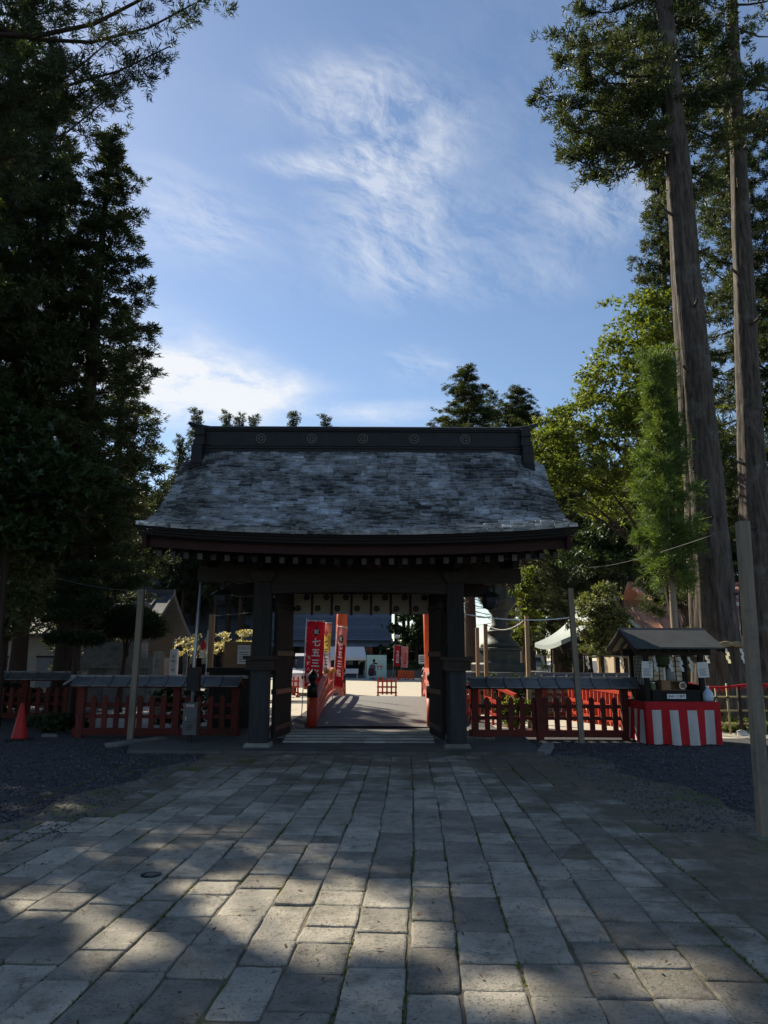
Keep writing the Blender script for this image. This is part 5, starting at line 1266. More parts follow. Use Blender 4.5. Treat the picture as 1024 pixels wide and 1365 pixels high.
MB().span((-.5, -.3, 0), (.55, .3, zv(893, 17.9) - .06)).build('body', 'old_wood', db); MB().span((-.56, -.36, zv(893, 17.9) - .06), (.6, .36, zv(891, 17.9))).build('lid', 'dark_wood', db)

# ================================================================== trees
def tuft(n, L, W, g, spread=1.0, flat=0.0):
    V, F = [], []
    for i in range(n):
        d = g.normal(0, 1, 3) * spread + np.array([0, 0, 1.0]); d[1] *= (1 - flat); d /= np.linalg.norm(d)
        sd = np.cross(d, g.normal(0, 1, 3)); sd /= np.linalg.norm(sd) + 1e-6
        l = L * g.uniform(.6, 1.15); b = g.normal(0, .22, 3) * L; w = W * g.uniform(.7, 1.2)
        o = len(V); V += [b, b + d * l * .45 + sd * w, b + d * l, b + d * l * .45 - sd * w]; F.append((o, o + 1, o + 2, o + 3))
    return np.array(V), np.array(F)
def scatter(tpls, P, D, Sx, g):
    P, D, Sx = np.asarray(P), np.asarray(D), np.asarray(Sx); Vs, Fs, off = [], [], 0
    pick = g.integers(0, len(tpls), len(P))
    for k, (V, F) in enumerate(tpls):
        m = pick == k; n = m.sum()
        if n == 0: continue
        z = D[m] / (np.linalg.norm(D[m], axis=1, keepdims=True) + 1e-9); r = g.normal(0, 1, (n, 3)); x = np.cross(r, z); x /= np.linalg.norm(x, axis=1, keepdims=True) + 1e-9; y = np.cross(z, x)
        Rm = np.stack([x, y, z], axis=2)
        W = np.einsum('nij,kj->nki', Rm, V) * Sx[m][:, None, None] + P[m][:, None, :]
        Vs.append(W.reshape(-1, 3)); Fs.append((F[None] + (off + np.arange(n) * len(V))[:, None, None]).reshape(-1, F.shape[1])); off += n * len(V)
    return np.concatenate(Vs), np.concatenate(Fs)
# light patches on the paving, shaped by cutting two crowns along the sun direction
GAPS = []
for u, v, ru, rv in ((225, 1245, 62, 26), (405, 1232, 66, 46), (665, 1328, 40, 14), (905, 1315, 38, 18), (95, 1205, 50, 13), (320, 1190, 45, 12), (520, 1250, 24, 16), (480, 1028, 50, 6), (330, 1040, 30, 5)):
    def gp(u, v): r = ray(u, v); return Vector((0, 0, EYE)) + r * (-EYE / r.z)
    c_ = gp(u, v); GAPS.append((c_.x, c_.y, abs(gp(u + ru, v).x - c_.x), abs(gp(u, v + rv).y - gp(u, v - rv).y) / 2))
def sun_gap(Pw):
    k = Pw[:, 2] / sdir.z; X = Pw[:, 0] - sdir.x * k; Y = Pw[:, 1] - sdir.y * k; m = np.zeros(len(Pw), bool)
    wob = .22 * np.sin(X * 7.1 + Y * 3.3) + .18 * np.sin(Y * 9.7 - X * 4.1)
    for cx, cy, rx, ry in GAPS: m |= (((X - cx) / (rx + .27)) ** 2 + ((Y - cy) / (ry + .27)) ** 2 + wob) < 1
    return m
def profile(t): return ((1 - t) ** .75) * min(1.0, .55 + t * 2.2)
def sugi_crown(seed, H, zb, Rm, nb, per, size, tn=12, extra=(), gap=.0, m='sugi', prof=profile, tw=.018, tl=.20, bare_front=False, hole=None, clump=1.0):
    g = np.random.default_rng(seed); tp = [tuft(tn, tl, tw, g, .8) for _ in range(5)]
    P, D, Sx, limbs = [], [], [], []
    bs = []
    for i in range(nb):
        t = (i + g.uniform(0, 1)) / nb; t = t ** .92
        bs.append((zb + (H - zb) * t, i * 2.39996 + g.normal(0, .35), max(.35, Rm * prof(t) * g.uniform(.62, 1.12)), t))
    for z, az, L in extra: bs.append((z, az, L, .25))
    for z, az, L, t in bs:
        if g.random() < gap: continue
        if bare_front and t < .6 and math.cos(az + math.pi / 2) > .45: continue
        rise = L * g.uniform(-.28, .02) * (1 - t) + L * .25 * t; up = L * g.uniform(.10, .30)
        ca, sa = math.cos(az), math.sin(az); lp = []
        for k in range(6):
            s = k / 5; lp.append((ca * L * s, sa * L * s, z + rise * s + up * s * s * s - .12 * L * math.sin(s * 3.1)))
        limbs.append((lp, .010 * L + .015))
        n = int(per * (L / Rm) * g.uniform(.75, 1.2)) + 5; nc = max(4, int(L * 4.6))
        # foliage gathers in rounded clumps strung along the bough
        cs = np.clip(((np.arange(nc) + g.uniform(0, 1, nc)) / nc) ** .75, .12, 1.02); cl = g.normal(0, .15, nc) * L * (1.08 - cs * .62); cv = -np.abs(g.normal(0, .10, nc)) * L * .5 + g.normal(0, .06, nc) + .04
        C = np.stack([ca * L * cs - sa * cl, sa * L * cs + ca * cl, z + rise * cs + up * cs ** 3 - .12 * L * np.sin(cs * 3.1) + cv], 1); cr = g.uniform(.07, .155, nc) * clump * (.8 + .06 * L)
        k = g.integers(0, nc, n); off = g.normal(0, 1, (n, 3)) * cr[k][:, None] * np.array([1.15, 1.15, .75])
        P.append(C[k] + off)
        D.append(off * 3.2 / clump + np.array([ca * .45, sa * .45, .30]) + g.normal(0, .22, (n, 3)))
        Sx.append(g.uniform(.65, 1.25, n) * size)
    P, D, Sx = np.concatenate(P), np.concatenate(D), np.concatenate(Sx)
    if hole is not None:
        k = ~sun_gap(P + np.array(hole)); P, D, Sx = P[k], D[k], Sx[k]
    V, F = scatter(tp, P, D, Sx, g)
    return np_mesh('crown', V, F, m), limbs
def trunk_mesh(H, r0, r1, limbs, m, n=14, flare=.45, seed=0, rings=16, ridged=False, lean=(0, 0)):
    rr = random.Random(seed); mb = MB(); pts, rad = [], []
    for i in range(rings + 1):
        t = (i / rings) ** 1.4; z = -.15 + (H + .15) * t
        pts.append((lean[0] * t + .02 * r0 * rr.uniform(-1, 1), lean[1] * t + .02 * r0 * rr.uniform(-1, 1), z)); rad.append((r0 + (r1 - r0) * t ** .85) * (1 + flare * math.exp(-z / (1.1 * max(.4, r0)))))
    rd_ = (lambda a, z: 1 + .045 * math.sin(a * 9 + z * .25 + math.sin(z * .6)) + .035 * math.sin(a * 19 + z * .5 + math.sin(z * 1.3)) + .03 * math.sin(a * 3 + z * .9) + (.10 * math.exp(-max(z, 0) / .9)) * math.sin(a * 5 + 1)) if ridged else None
    mb.tube(pts, rad, n, True, 0, rd_)
    for lp, r in limbs:
        z = lp[0][2]; t = min(1, max(0, z / H)) ** (1.0); ox, oy = lean[0] * t, lean[1] * t
        mb.tube([(p[0] + ox, p[1] + oy, p[2]) for p in lp], [r * (1 - .16 * k) for k in range(len(lp))], 5, False)
    return mb.mesh('trunk', m, True)
def tree(name, label, loc, crown, trunk, rot=0.0, scale=1.0, group=None, cat='tree'):
    t = thing(name, label, cat, loc, rot, group); t.scale = (scale,) * 3 if isinstance(scale, (int, float)) else scale
    put(trunk, 'trunk', t)
    if crown is not None: put(crown, 'crown', t)
    return t
# three detailed cedars shared by the near trees
cA, lA = sugi_crown(1, 27, 6.0, 4.4, 125, 120, 1.0, 18)
cB, lB = sugi_crown(2, 24, 3.6, 3.5, 130, 100, 1.0, 19)
cC, lC = sugi_crown(3, 20, 1.6, 2.9, 120, 85, 1.0, 15, m='sugi_dark')
tA = trunk_mesh(26.6, .42, .05, lA, 'bark_dark', 16, seed=1); tB = trunk_mesh(23.6, .36, .04, lB, 'bark_dark', 16, seed=2); tC = trunk_mesh(19.7, .28, .03, lC, 'bark_dark', 12, seed=3)
GL = 'tall cedars crowding the shady side'
near_left = [  # x, y, crown, rot, scale, label
    (-9.1, 22.0, 'B', .4, (1.12, 1.12, .78), 'dark cedar with brown trunk rising behind the layered pine'),
    (-10.95, 21.6, 'B', 2.4, .90, 'dark cedar with stout trunk rising beside the white office wall'),
    (-12.9, 22.9, 'B', 1.2, 1.05, 'dark cedar whose trunk stands at the fence far end'),
    (-11.2, 30.5, 'C', .9, (1.15, 1.15, .83), 'lower dark cedar between the office roof and the gate roof'),
    (-13.6, 28.5, 'B', 3.3, .95, 'dark cedar rising behind the shrine office'),
]
for x, y, c, r, s, lab in near_left:
    cr, tr = {'A': (cA, tA), 'B': (cB, tB), 'C': (cC, tC)}[c]; tree('cedar_tree', lab, (x, y, 0), cr, tr, r, s, GL)
# the overhanging cedar nearest the path
cN, lN = sugi_crown(5, 25, 10.4, 3.9, 90, 190, .95, 18, extra=[(14.6, -.02, 6.3), (13.6, .12, 5.2), (15.2, .22, 5.8), (12.8, -.12, 4.4), (13.2, .3, 4.0), (17.5, .1, 4.6), (11.6, .05, 4.2)], m='sugi_dark', tw=.012, tl=.17, hole=(-9.8, 13.3, 0))
tN = trunk_mesh(24.6, .48, .05, lN, 'bark_dark', 16, seed=9)
tree('cedar_tree', 'overhanging cedar reaching long dark boughs over the paving', (-9.8, 13.3, 0), cN, tN, 0, 1, GL)
# shade trees standing outside the frame on the same side
for x, y, c, r, s in ((-15.5, 14.5, 'A', .3, 1.0), (-13.5, 9.0, 'A', 2.0, .95), (-18.7, 20.3, 'B', 1.4, 1.05), (-16.5, 29.5, 'A', 4.0, .95), (-20, 16, 'A', 5.0, 1.0), (-17.3, 27.4, 'B', .7, 1.05)):
    cr, tr = {'A': (cA, tA), 'B': (cB, tB)}[c]
    tree('cedar_tree', 'cedar added to shade the paving, crown cut for sun patches', (x, y, 0), cr, tr, r, s, 'grove cedars beside the approach')
def broad_crown(seed, blobs, n, leafsize, m, up=.6, clump=.45):
    g = np.random.default_rng(seed)
    q = np.array([(0, 0, 0), (.32, .12, .02), (1, 0, -.05), (.32, -.12, .02)]); q[:, 1] *= 2.2
    lt_ = []
    for k in range(4):
        V, F = [], []
        for j in range(5):
            a = g.uniform(0, 6.28); tl = g.normal(0, .35, 2); o = len(V)
            for p in q: V.append((p[0] * math.cos(a) - p[1] * math.sin(a), p[0] * math.sin(a) + p[1] * math.cos(a), p[2] + p[0] * tl[0] + p[1] * tl[1] + j * .05))
            F.append((o, o + 1, o + 2, o + 3))
        lt_.append((np.array(V) * leafsize, np.array(F)))
    P, D = [], []; tot = sum(b[3] * b[4] * b[5] for b in blobs)
    for cx, cy, cz, rx, ry, rz in blobs:
        k = int(n * rx * ry * rz / tot); nc = max(6, int(k / 26))
        cen = g.normal(0, 1, (nc, 3)); cen /= np.linalg.norm(cen, axis=1, keepdims=True); cen *= g.uniform(.35, 1.0, (nc, 1)) ** .5
        idx = g.integers(0, nc, k); p = cen[idx] * np.array([rx, ry, rz]) + g.normal(0, 1, (k, 3)) * np.array([clump, clump, clump * .35]) * .6
        P.append(p + np.array([cx, cy, cz])); D.append(g.normal(0, .5, (k, 3)) + np.array([0, 0, up]))
    P = np.concatenate(P); D = np.concatenate(D)
    V, F = scatter(lt_, P, D, g.uniform(.7, 1.3, len(P)), g); return np_mesh('crown', V, F, m)
def limbed_trunk(H, r0, ends, m, seed=0, lean=(0, 0), n=10):
    rr = random.Random(seed); mb = MB(); top = Vector((lean[0], lean[1], H))
    mb.tube([(top.x * t ** 1.3, top.y * t ** 1.3, -.1 + (H + .1) * t) for t in [i / 8 for i in range(9)]], [r0 * (1 + .5 * math.exp(-i * 1.3)) * (1 - .08 * i) for i in range(9)], n)
    for e in ends:
        e = Vector(e); s = rr.uniform(.45, .95); a = Vector((top.x * s ** 1.3, top.y * s ** 1.3, H * s)); pts = []
        for k in range(7):
            t = k / 6; p = a.lerp(e, t); p.z += .18 * (e - a).length * math.sin(t * math.pi) * .6; p += Vector((rr.uniform(-.06, .06), rr.uniform(-.06, .06), rr.uniform(-.05, .05))) * (1 if 0 < k < 6 else 0); pts.append(p)
        mb.tube(pts, [r0 * .38 * (1 - .14 * k) for k in range(7)], 6, False)
        for q in range(3):
            b = pts[3 + q]; d = Vector((rr.uniform(-1, 1), rr.uniform(-1, 1), rr.uniform(-.1, .6))) * .9; mb.tube([b, b + d * .5, b + d], [r0 * .14, r0 * .1, r0 * .05], 5, False)
    return mb.mesh('trunk', m, True)
dk = [(-.3, 0, 4.9, 1.8, 1.5, .7), (.9, -.2, 5.8, 1.4, 1.3, .7), (-1, .2, 6.3, 1.6, 1.4, .8), (.5, -.4, 4.4, 1.1, 1.1, .4), (-.6, .1, 7.2, 1.2, 1.1, .6)]
tree('broadleaf_tree', 'dark leafy tree spreading in front of the cedar trunks', (-8.9, 17.6, 0), broad_crown(31, dk, 5200, .15, 'broad_dark', 1.2, .5), limbed_trunk(4.5, .13, [b[:3] for b in dk], 'bark_dark', 3))
dk2 = [(0, 0, 2.6, 1.1, .9, .6), (.3, 0, 3.5, .9, .8, .5), (-.4, .1, 4.2, .8, .7, .5)]
tree('broadleaf_tree', 'small leafy tree with pale leaves at the fence far end', (gx(5, 18.5, 2), 18.6, 0), broad_crown(32, dk2, 1700, .11, 'shrub_leaf', 1.0, .35), limbed_trunk(3, .07, [b[:3] for b in dk2], 'bark_dark', 4))

# ------------------------------------------------------------------ right hand giants
c1, l1 = sugi_crown(41, 31, 15.6, 4.3, 100, 185, 1.0, 18, bare_front=True, clump=1.15, extra=[(18.0, math.pi - .1, 4.0), (16.6, math.pi + .12, 3.6), (19.3, math.pi + .05, 3.5), (16.2, math.pi - .3, 3.2), (17.2, math.pi - .55, 3.6), (18.7, math.pi + .35, 3.6)], m='sugi')
stub = lambda sd, zs: [([(0, 0, z), (.35 * math.cos(a), .35 * math.sin(a), z + .02), (.62 * math.cos(a), .62 * math.sin(a), z + .05), (.69 * math.cos(a), .69 * math.sin(a), z + .08)], .06) for k, z in enumerate(zs) for a in (-math.pi / 2 + 1.1 * math.sin(k * 2.3 + sd),)]
t1 = trunk_mesh(30.5, .62, .09, l1 + stub(1, (3.2, 5.1, 6.4, 8.3, 9.2, 11.0, 12.7, 13.9)), 'bark', 56, .42, 5, 46, True)
tree('giant_cedar', 'giant cedar with thick furrowed trunk girdled by a straw rope', (8.42, 19.3, 0), c1, t1)
c2, l2 = sugi_crown(42, 30, 18.5, 4.0, 70, 110, 1.0, 13, bare_front=True, m='sugi')
t2 = trunk_mesh(29.5, .50, .08, l2 + stub(2.4, (4.4, 7.2, 8.8, 11.5, 13.2, 14.6, 16.2)), 'bark', 40, .4, 6, 36, True, (1.6, .3))
tree('giant_cedar', 'second tall cedar with straight bare trunk behind the pale post', (10.35, 21.2, 0), c2, t2)
cS, lS = sugi_crown(43, 27, 7.5, 5.2, 125, 120, 1.05, 14, hole=(-12.6, 18.0, 0), tw=.026)  # cedar added to block the sun, foliage removed where the paving is lit
tree('cedar_tree', 'cedar added to shade the paving, crown cut for sun patches', (-12.6, 18.0, 0), cS, trunk_mesh(26.6, .40, .05, lS[::5], 'bark_dark', 14, seed=12), 0, 1, 'grove cedars beside the approach')
# maple in sunlight
mp = [(-3.4, -.3, 6.6, 1.25, 1.2, .55), (-2.5, .2, 7.8, 1.4, 1.3, .6), (-2.9, -.4, 5.7, 1.3, 1.2, .45), (-1.2, 0, 8.9, 1.7, 1.5, .75), (-1.6, -.6, 6.9, 1.5, 1.4, .6), (.2, .2, 10.3, 1.8, 1.6, .9), (.2, -.3, 8.3, 1.6, 1.5, .7),
      (.7, 0, 11.9, 1.5, 1.4, .9), (1.8, .4, 9.5, 1.5, 1.5, .8), (-2.0, .4, 4.9, 1.3, 1.2, .5), (1.6, .3, 7.0, 1.5, 1.4, .7), (-.2, -.2, 5.9, 1.4, 1.3, .6), (.6, .2, 13.2, 1.0, 1.0, .6), (-3.6, 0, 4.9, .9, .9, .4)]
mp = [(x - 1.5, y, z + 1.25, a * 1.08, b * 1.05, c * 1.15) for x, y, z, a, b, c in mp if z > 5.3]
tree('maple_tree', 'sunlit yellow green maple spreading beside the gate roof', (gx(845, 26, 6) + 1.5, 26, 0), broad_crown(51, mp, 10500, .13, 'maple', 1.2, .42), limbed_trunk(8, .2, [b[:3] for b in mp], 'bark_dark', 8, (-1.0, 0)))
# brownish understorey below the maple
ub = [(-1.2, 0, 5.6, 1.2, 1.0, .6), (0, 0, 5.5, 1.3, 1.0, .6), (.8, 0, 6.2, 1.1, 1.0, .7), (-.4, 0, 6.6, 1.2, 1.0, .8)]
tree('understorey_tree', 'dull olive drooping tree underneath the sunlit maple', (gx(830, 30, 4), 30, 0), broad_crown(52, ub, 2600, .14, 'broad_dark', .3, .4), limbed_trunk(5.4, .10, [b[:3] for b in ub], 'bark_dark', 9))
# feathery cypress against the giant trunk
cy_prof = lambda t: max(.07, min(1, .5 + 1.7 * t) * (1 - t) ** .75 * 1.25)
ccy, lcy = sugi_crown(61, 9.4, 3.4, .95, 80, 70, .85, 14, m='cypress', prof=cy_prof, tw=.011, tl=.24, clump=.8)
tcy = trunk_mesh(8.6, .13, .02, lcy, 'pale_timber', 12, .2, 7)
tree('cypress_tree', 'feathery bright green cypress leaning against the giant trunk', (gx(890, 18.6, 5), 18.6, 0), ccy, tcy)
# conifers behind
GR = 'conifers rising behind the sunny side'
for u, Y, topv, c, r, lab in ((872, 31, 215, 'B', .5, 'slim cedar with pointed top behind the maple'), (955, 33, 60, 'A', 1.5, 'broad cedar filling the gap between the two giant trunks'), (1035, 31, 80, 'B', 2.5, 'bright edged cedar behind the second giant trunk'),
                              (620, 47, 488, 'P', 2.0, 'cedar with rounded top directly behind the gate ridge'), (690, 50, 515, 'P', 4.0, 'cedar with pointed tip between ridge end and maple'), (655, 52, 522, 'Q', 2.2, 'squat dark cedar between two taller tops behind the ridge'),
                              (735, 48, 560, 'C', .4, 'dark cedar behind the maple leaves at the ridge end')):
    z = zv(topv, Y); cr, tr, H = {'A': (cA, tA, 27), 'B': (cB, tB, 24), 'C': (cC, tC, 20), 'P': (c1, tA, 31), 'Q': (c2, tA, 30)}[c]
    x = gx(u, Y, z); k = {'P': 1.75, 'Q': 1.7}.get(c, 1.0); tree('cedar_tree', lab, (x, Y, 0), cr, tr, r, (k * z / H, k * z / H, z / H), GR)
for u, Y, lab in ((705, 56, 'dark cedar filling the gap behind the bronze lantern'), (752, 58, 'dark cedar with low boughs behind the weathered post'), (800, 55, 'dark cedar with low boughs behind the maple trunk'), (850, 60, 'dark cedar with low boughs behind the orange roof')):
    tree('cedar_tree', lab, (gx(u, Y, 6), Y, 0), cB, tB, u * .1, (1.15, 1.15, .8), GR)
# far tips over the ridge
for i, (u, topv) in enumerate(((262, 548), (302, 553), (319, 556), (338, 557), (391, 551), (434, 556), (240, 585))):
    Y = 84 + 4 * (i % 3); z = zv(topv, Y); x = gx(u, Y, z)
    tree('far_cedar', 'distant cedar tip peeping over the gate ridge', (x, Y, 0), cC, tC, i * 1.3, z / 20, 'distant cedars beyond the ridge')
# forest of slim trunks on both sides, crowns high up
cF, lF = sugi_crown(71, 22, 7.5, 2.6, 70, 40, 1.4, 10, m='sugi_dark', tw=.05, tl=.34, clump=1.6); tF = trunk_mesh(21.5, .32, .05, lF[::3], 'bark_dark', 9, .3, 4, 10)
cG, lG = sugi_crown(72, 24, 9.5, 2.8, 70, 40, 1.4, 10, m='sugi_blue', tw=.05, tl=.34, clump=1.6); tG = trunk_mesh(23.5, .36, .05, lG[::3], 'bark_dark', 9, .3, 5, 10)
fr2 = random.Random(5)
def forest(us, Ys, n, label, group, hmax):
    for i in range(n):
        u = us[0] + (us[1] - us[0]) * (i + fr2.uniform(.1, .9)) / n; Y = fr2.uniform(*Ys); x = gx(u, Y, 3)
        cr, tr, H = ((cF, tF, 22), (cG, tG, 24))[i % 2]; s = min(fr2.uniform(.8, 1.08), hmax(u, Y) / H)
        tree('forest_cedar', label, (x, Y, 0), cr, tr, fr2.uniform(0, 6.28), (s * .95, s * .95, s), group)
forest((655, 915), (62, 100), 34, 'slim forest cedar in the stand behind the pavilion', 'forest cedars behind the pavilion', lambda u, Y: zv(545 if u < 740 else 420, Y))
forest((150, 332), (76, 104), 30, 'slim forest cedar in the stand behind the flag', 'forest cedars behind the flag', lambda u, Y: zv(580, Y) if u > 235 else 30)
forest((-40, 150), (55, 85), 15, 'slim forest cedar behind the shrine office', 'forest cedars behind the office', lambda u, Y: 30)
tree('cedar_tree', 'low dense cedar behind the white office wall', (gx(28, 50, 3), 50, 0), cC, tC, 1.1, (1.3, 1.3, .8), GL)
forest((915, 1060), (60, 90), 8, 'slim forest cedar behind the beige house', 'forest cedars behind the beige house', lambda u, Y: 30)
forest((520, 600), (88, 100), 7, 'slim forest cedar behind the far hall corner', 'forest cedars behind the hall', lambda u, Y: 22)
forest((360, 400), (100, 112), 4, 'slim forest cedar behind the slate roofed hall', 'forest cedars behind the slate roof', lambda u, Y: 22)
# trees in the court
wt = [(0, 0, 5.2, 2.6, 2, 1.4), (1.8, 0, 4.6, 2.2, 2, 1.4), (-1.2, 0, 3.6, 1.6, 1.5, 1.0), (2.6, 0, 6.8, 2.4, 2, 1.5), (.8, 0, 7.4, 2, 2, 1.2)]
tree('weeping_tree', 'dark round tree beside the hall behind the far banners', (gx(556, 76, 4), 76, 0), broad_crown(81, wt, 3600, .28, 'broad_dark', .3, .6), limbed_trunk(5, .22, [b[:3] for b in wt], 'bark_dark', 11))
for u, Y, r, lab in ((533, 79, 1.0, 'dark evergreen bush at the hall corner behind the lamp globe'), (566, 82, 1.25, 'broad evergreen bush behind the white sign board')):
    bb = [(0, 0, 1.6, 1.9 * r, 1.2, 1.2 * r), (.8, 0, 3.0 * r, 1.4 * r, 1.1, 1.0), (-.9, 0, 2.4 * r, 1.2 * r, 1.1, .9)]
    tree('evergreen_bush', lab, (gx(u, Y, 2), Y, 0), broad_crown(int(u), bb, 2600, .22, 'broad_dark', .5, .4), limbed_trunk(2.4, .12, [b[:3] for b in bb], 'bark_dark', int(u)), cat='bush')
for u, Y, s, lab in ((699, 38, 1.0, 'sunlit bamboo green sapling beside the bronze lantern'),):
    sp = [(0, 0, 4.9, .55, .6, .55), (.15, 0, 3.9, .6, .6, .5), (0, 0, 5.9, .5, .5, .5), (.1, 0, 3.1, .6, .5, .4), (-.4, 0, 2.6, .7, .5, .4)]
    tree('sapling', lab, (gx(u, Y, 4), Y, 0), broad_crown(82, sp, 1100, .16, 'maple', .8, .3), limbed_trunk(5.4, .06, [b[:3] for b in sp], 'bark_dark', 12))
hb = [(-2.2 + i * .75, 0, .95, .62, .62, .42) for i in range(9)]
hx = (gx(485, 71, 1) + gx(580, 71, 1)) / 2
hg = broad_crown(83, [(-3.0 + i * .8, 0, 1.05, .6, .5, .45) for i in range(9)], 4200, .10, 'broad_dark', .6, .22)
tree('clipped_hedge', 'clipped green hedge on the stone wall across the court', (hx, 71.6, 0), hg, MB().span((-3.3, -.4, .6), (3.5, .4, 1.2)).mesh('core', 'broad_dark'), cat='hedge')
# ------------------------------------------------------------------ clipped pines and shrubs
def pads_mesh(seed, pads, dens, m, size=.6, tn=9):
    g = np.random.default_rng(seed); tp = [tuft(tn, .16, .012, g, .9) for _ in range(4)]; P, D = [], []
    for cx, cy, cz, rx, ry, rz in pads:
        n = int(dens * rx * ry * 12); v = g.normal(0, 1, (n, 3)); v /= np.linalg.norm(v, axis=1, keepdims=True); v[:, 2] = np.where(v[:, 2] < 0, v[:, 2] * .35, v[:, 2])
        r = g.uniform(.75, 1.0, (n, 1)); P.append(v * r * np.array([rx, ry, rz]) + np.array([cx, cy, cz])); D.append(v * np.array([.6, .6, 1]) + np.array([0, 0, .6]) + g.normal(0, .25, (n, 3)))
    P = np.concatenate(P); D = np.concatenate(D); V, F = scatter(tp, P, D, g.uniform(.7, 1.3, len(P)) * size / .6, g); return np_mesh('foliage', V, F, m)
Yp = 18.4
px0 = gx(103, Yp, 2)
pads = []
for u, v, w, h in ((108, 765, 22, 7), (107, 787, 24, 7), (92, 810, 20, 7), (128, 808, 18, 7), (100, 824, 30, 7), (84, 855, 18, 6), (118, 856, 16, 6)):
    p = at(u, v, Yp); pads.append((p.x - px0, rng.uniform(-.1, .1), p.z, w * .0185, w * .016, h * .0185))
tk = limbed_trunk(zv(768, Yp) - .05, .085, [(a, b, c - .05) for a, b, c, *_ in pads], 'bark_dark', 15)
t = thing('layered_pine', 'cloud pruned pine with flat layered pads behind the fence corner', 'tree', (px0, Yp, 0)); put(tk, 'trunk', t); put(pads_mesh(91, pads, 420, 'pine', .62), 'crown', t)
Yq = 23.2; pq = at(166, 835, Yq); q0 = gx(160, Yq, .5)
pads2 = [(pq.x - q0, 0, pq.z - .05, 1.08, .95, .52), (pq.x - q0 - .55, -.1, pq.z - .12, .6, .6, .3), (pq.x - q0 + .55, -.1, pq.z - .15, .62, .6, .3)]
t = thing('round_pine', 'mushroom shaped clipped pine in front of the stone monument', 'tree', (q0, Yq, 0)); put(limbed_trunk(pq.z - .1, .10, [(a, b, c) for a, b, c, *_ in pads2], 'bark_dark', 16, (.15, 0)), 'trunk', t); put(pads_mesh(92, pads2, 420, 'pine', .75), 'crown', t)
Ys_ = 24.3; s0 = gx(803, Ys_, 2)
sb_ = [(0, 0, zv(790, Ys_), .42, .42, .35), (-.15, 0, zv(808, Ys_), .62, .6, .35), (.25, -.1, zv(822, Ys_), .62, .6, .35), (-.3, 0, zv(832, Ys_), .68, .6, .35), (.2, 0, zv(845, Ys_), .75, .6, .38), (-.15, 0, zv(858, Ys_), .55, .5, .3)]
t = thing('clipped_shrub', 'sunlit clipped evergreen tree in front of the pavilion roof', 'tree', (s0, Ys_, 0)); put(limbed_trunk(zv(800, Ys_), .08, [b[:3] for b in sb_], 'bark_dark', 17), 'trunk', t); put(broad_crown(93, sb_, 3400, .085, 'shrub_leaf', .7, .22), 'crown', t)
for u, v, Y, s, lab in ((253, 856, 30, .62, 'golden leaved young shrub near the steel pole'), (299, 852, 31, .66, 'golden leaved young shrub beside the fresh timber post'), (327, 850, 32, .6, 'golden leaved young shrub behind the notice board')):
    x = gx(u, Y, 2); z = zv(v, Y)
    b = [(0, 0, z, s * .6, s * .5, s * .6), (-.25, 0, z - .3, s * .55, s * .5, s * .4), (.25, 0, z - .35, s * .55, s * .5, s * .4)]
    tree('golden_shrub', lab, (x, Y, 0), broad_crown(int(u), b, 110, .12, 'gold_leaf', .8, .2), limbed_trunk(z - .3, .04, [q[:3] for q in b], 'bark_dark', int(u)), cat='shrub')
def low_shrub(label, x, y, rx, ry, rz, m, n, seed, ls=.07):
    b = [(rng.uniform(-.6, .6) * rx, rng.uniform(-.4, .4) * ry, rz * .5, rx * .5, ry * .5, rz * .45) for _ in range(6)]
    tree('low_shrub', label, (x, y, 0), broad_crown(seed, b, n, ls, m, .8, .14), limbed_trunk(rz * .6, .02, [q[:3] for q in b], 'twig', seed), cat='shrub')
low_shrub('low spreading evergreen shrub behind the traffic cone', gx(80, 17.3, .2), 17.3, .75, .45, .36, 'broad_dark', 1200, 101)
low_shrub('dark low shrub growing over the fence roof edge', gx(15, 20.9, .9), 20.9, .9, .4, 1.1, 'broad_dark', 1500, 102)
low_shrub('round clipped bush behind the fence near the grey cabinet', gx(238, 18.2, .7), 18.2, .6, .5, .95, 'broad_dark', 1300, 103)
low_shrub('sunlit yellow green bush behind the fence below the lantern', gx(700, 18.2, .5), 18.2, .55, .4, .75, 'maple', 1200, 104)
low_shrub('dark bush behind the fence beside the lantern steps', gx(690, 22.5, .9), 22.5, 1.3, .5, 1.25, 'broad_dark', 1700, 105)
low_shrub('sunlit weeds at the foot of the roped cedar', gx(985, 17.5, .2), 17.6, .9, .3, .32, 'maple', 1000, 106, .05)
low_shrub('small green tuft on the big cedar by the orange roof', gx(915, 22.5, 2.4), 22.5, .45, .4, 3.0, 'shrub_leaf', 900, 107, .09)
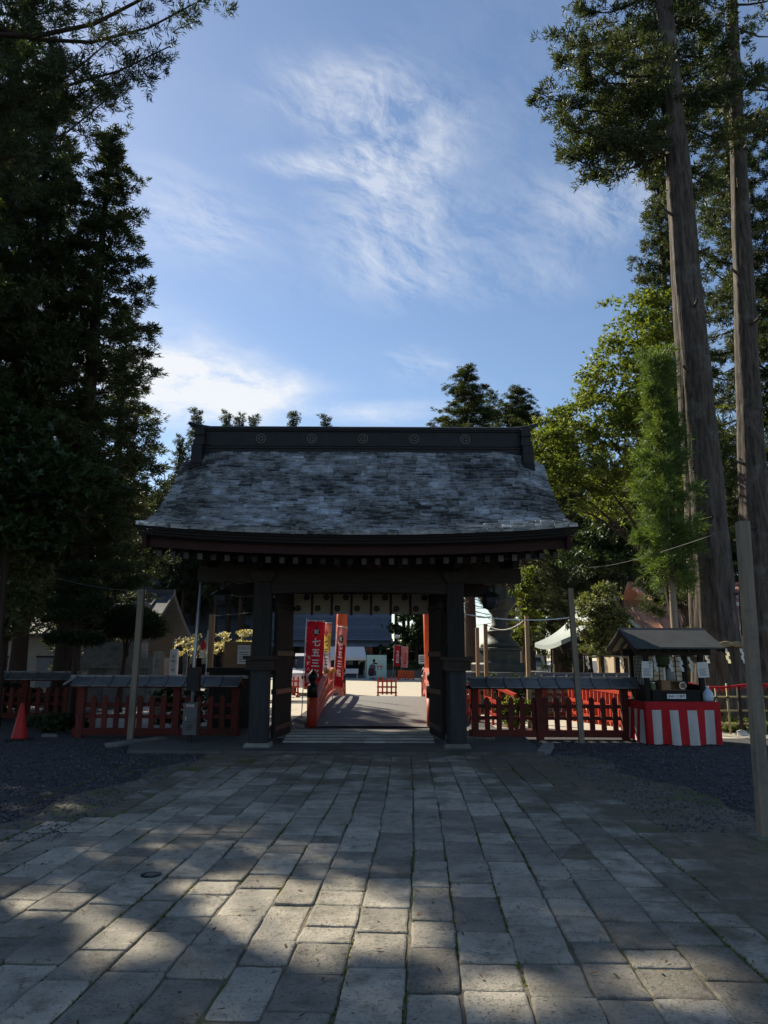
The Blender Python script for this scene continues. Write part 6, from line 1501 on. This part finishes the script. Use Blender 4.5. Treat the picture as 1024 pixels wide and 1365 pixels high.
# stones at the cedar foot
for i, (u, Y, s) in enumerate(((975, 17.9, .2), (1000, 18.0, .16), (990, 16.9, .12))):
    m = MB().lathe([(s * 1.1, -.02), (s, .1 * s * 6), (s * .7, s * .9), (s * .2, s * 1.05)], 9); tag(m.build('garden_stone', 'white_stone', loc=(gx(u, Y, .1), Y, 0)), ['rounded pale stone at the cedar foot near the stall', 'rounded pale stone between cedar and pale post', 'small pale stone in front of the bamboo fence'][i], 'stone')
# straw rope with streamers round the giant cedar
rz_ = 1.95
sr_ = thing('straw_rope', 'thick twisted straw rope girdling the giant cedar', 'rope', (8.42, 19.3, 0))
for ph in (0, math.pi):
    pts = []
    for i in range(121):
        t = i / 120; a = -math.pi * 1.02 + t * math.pi * 2.0
        c = Vector((.86 * math.cos(a), .86 * math.sin(a), rz_ - .12 * math.sin(-a) * 0 - .10 * math.cos(a * 2) * .5)); tw = t * 60 + ph
        pts.append(c + Vector((math.cos(a), math.sin(a), 0)) * .03 * math.cos(tw) + Vector((0, 0, .03 * math.sin(tw))))
    MB().tube(pts, .042, 6, False).build('strand', 'straw', sr_, True)
for i, a in enumerate((-2.25, -1.75, -1.35, -.85)):
    shide('paper_streamer', ['white zigzag streamer on the cedar rope nearest the stall roof', 'second white zigzag streamer on the cedar rope from the stall', 'third white zigzag streamer on the cedar rope from the stall', 'white zigzag streamer on the cedar rope nearest the pale post'][i], (8.42 + .93 * math.cos(a), 19.3 + .93 * math.sin(a), rz_ - .06), 1.35, 'paper streamers on the cedar rope')

# ================================================================== set each empty at the base of its thing
bpy.context.view_layer.update()
for o in list(SC.objects):
    if o.parent is None and o.type == 'EMPTY' and o.location.length < 1e-6 and o.children and 'category' in o:
        pts = [c.matrix_world @ Vector(b) for c in o.children_recursive if c.type == 'MESH' for b in c.bound_box]
        lo = Vector((min(p.x for p in pts), min(p.y for p in pts), min(p.z for p in pts))); hi = Vector((max(p.x for p in pts), max(p.y for p in pts), 0))
        base = Vector(((lo.x + hi.x) / 2, (lo.y + hi.y) / 2, max(0, lo.z)))
        for c in o.children: c.location = c.location - base
        o.location = base
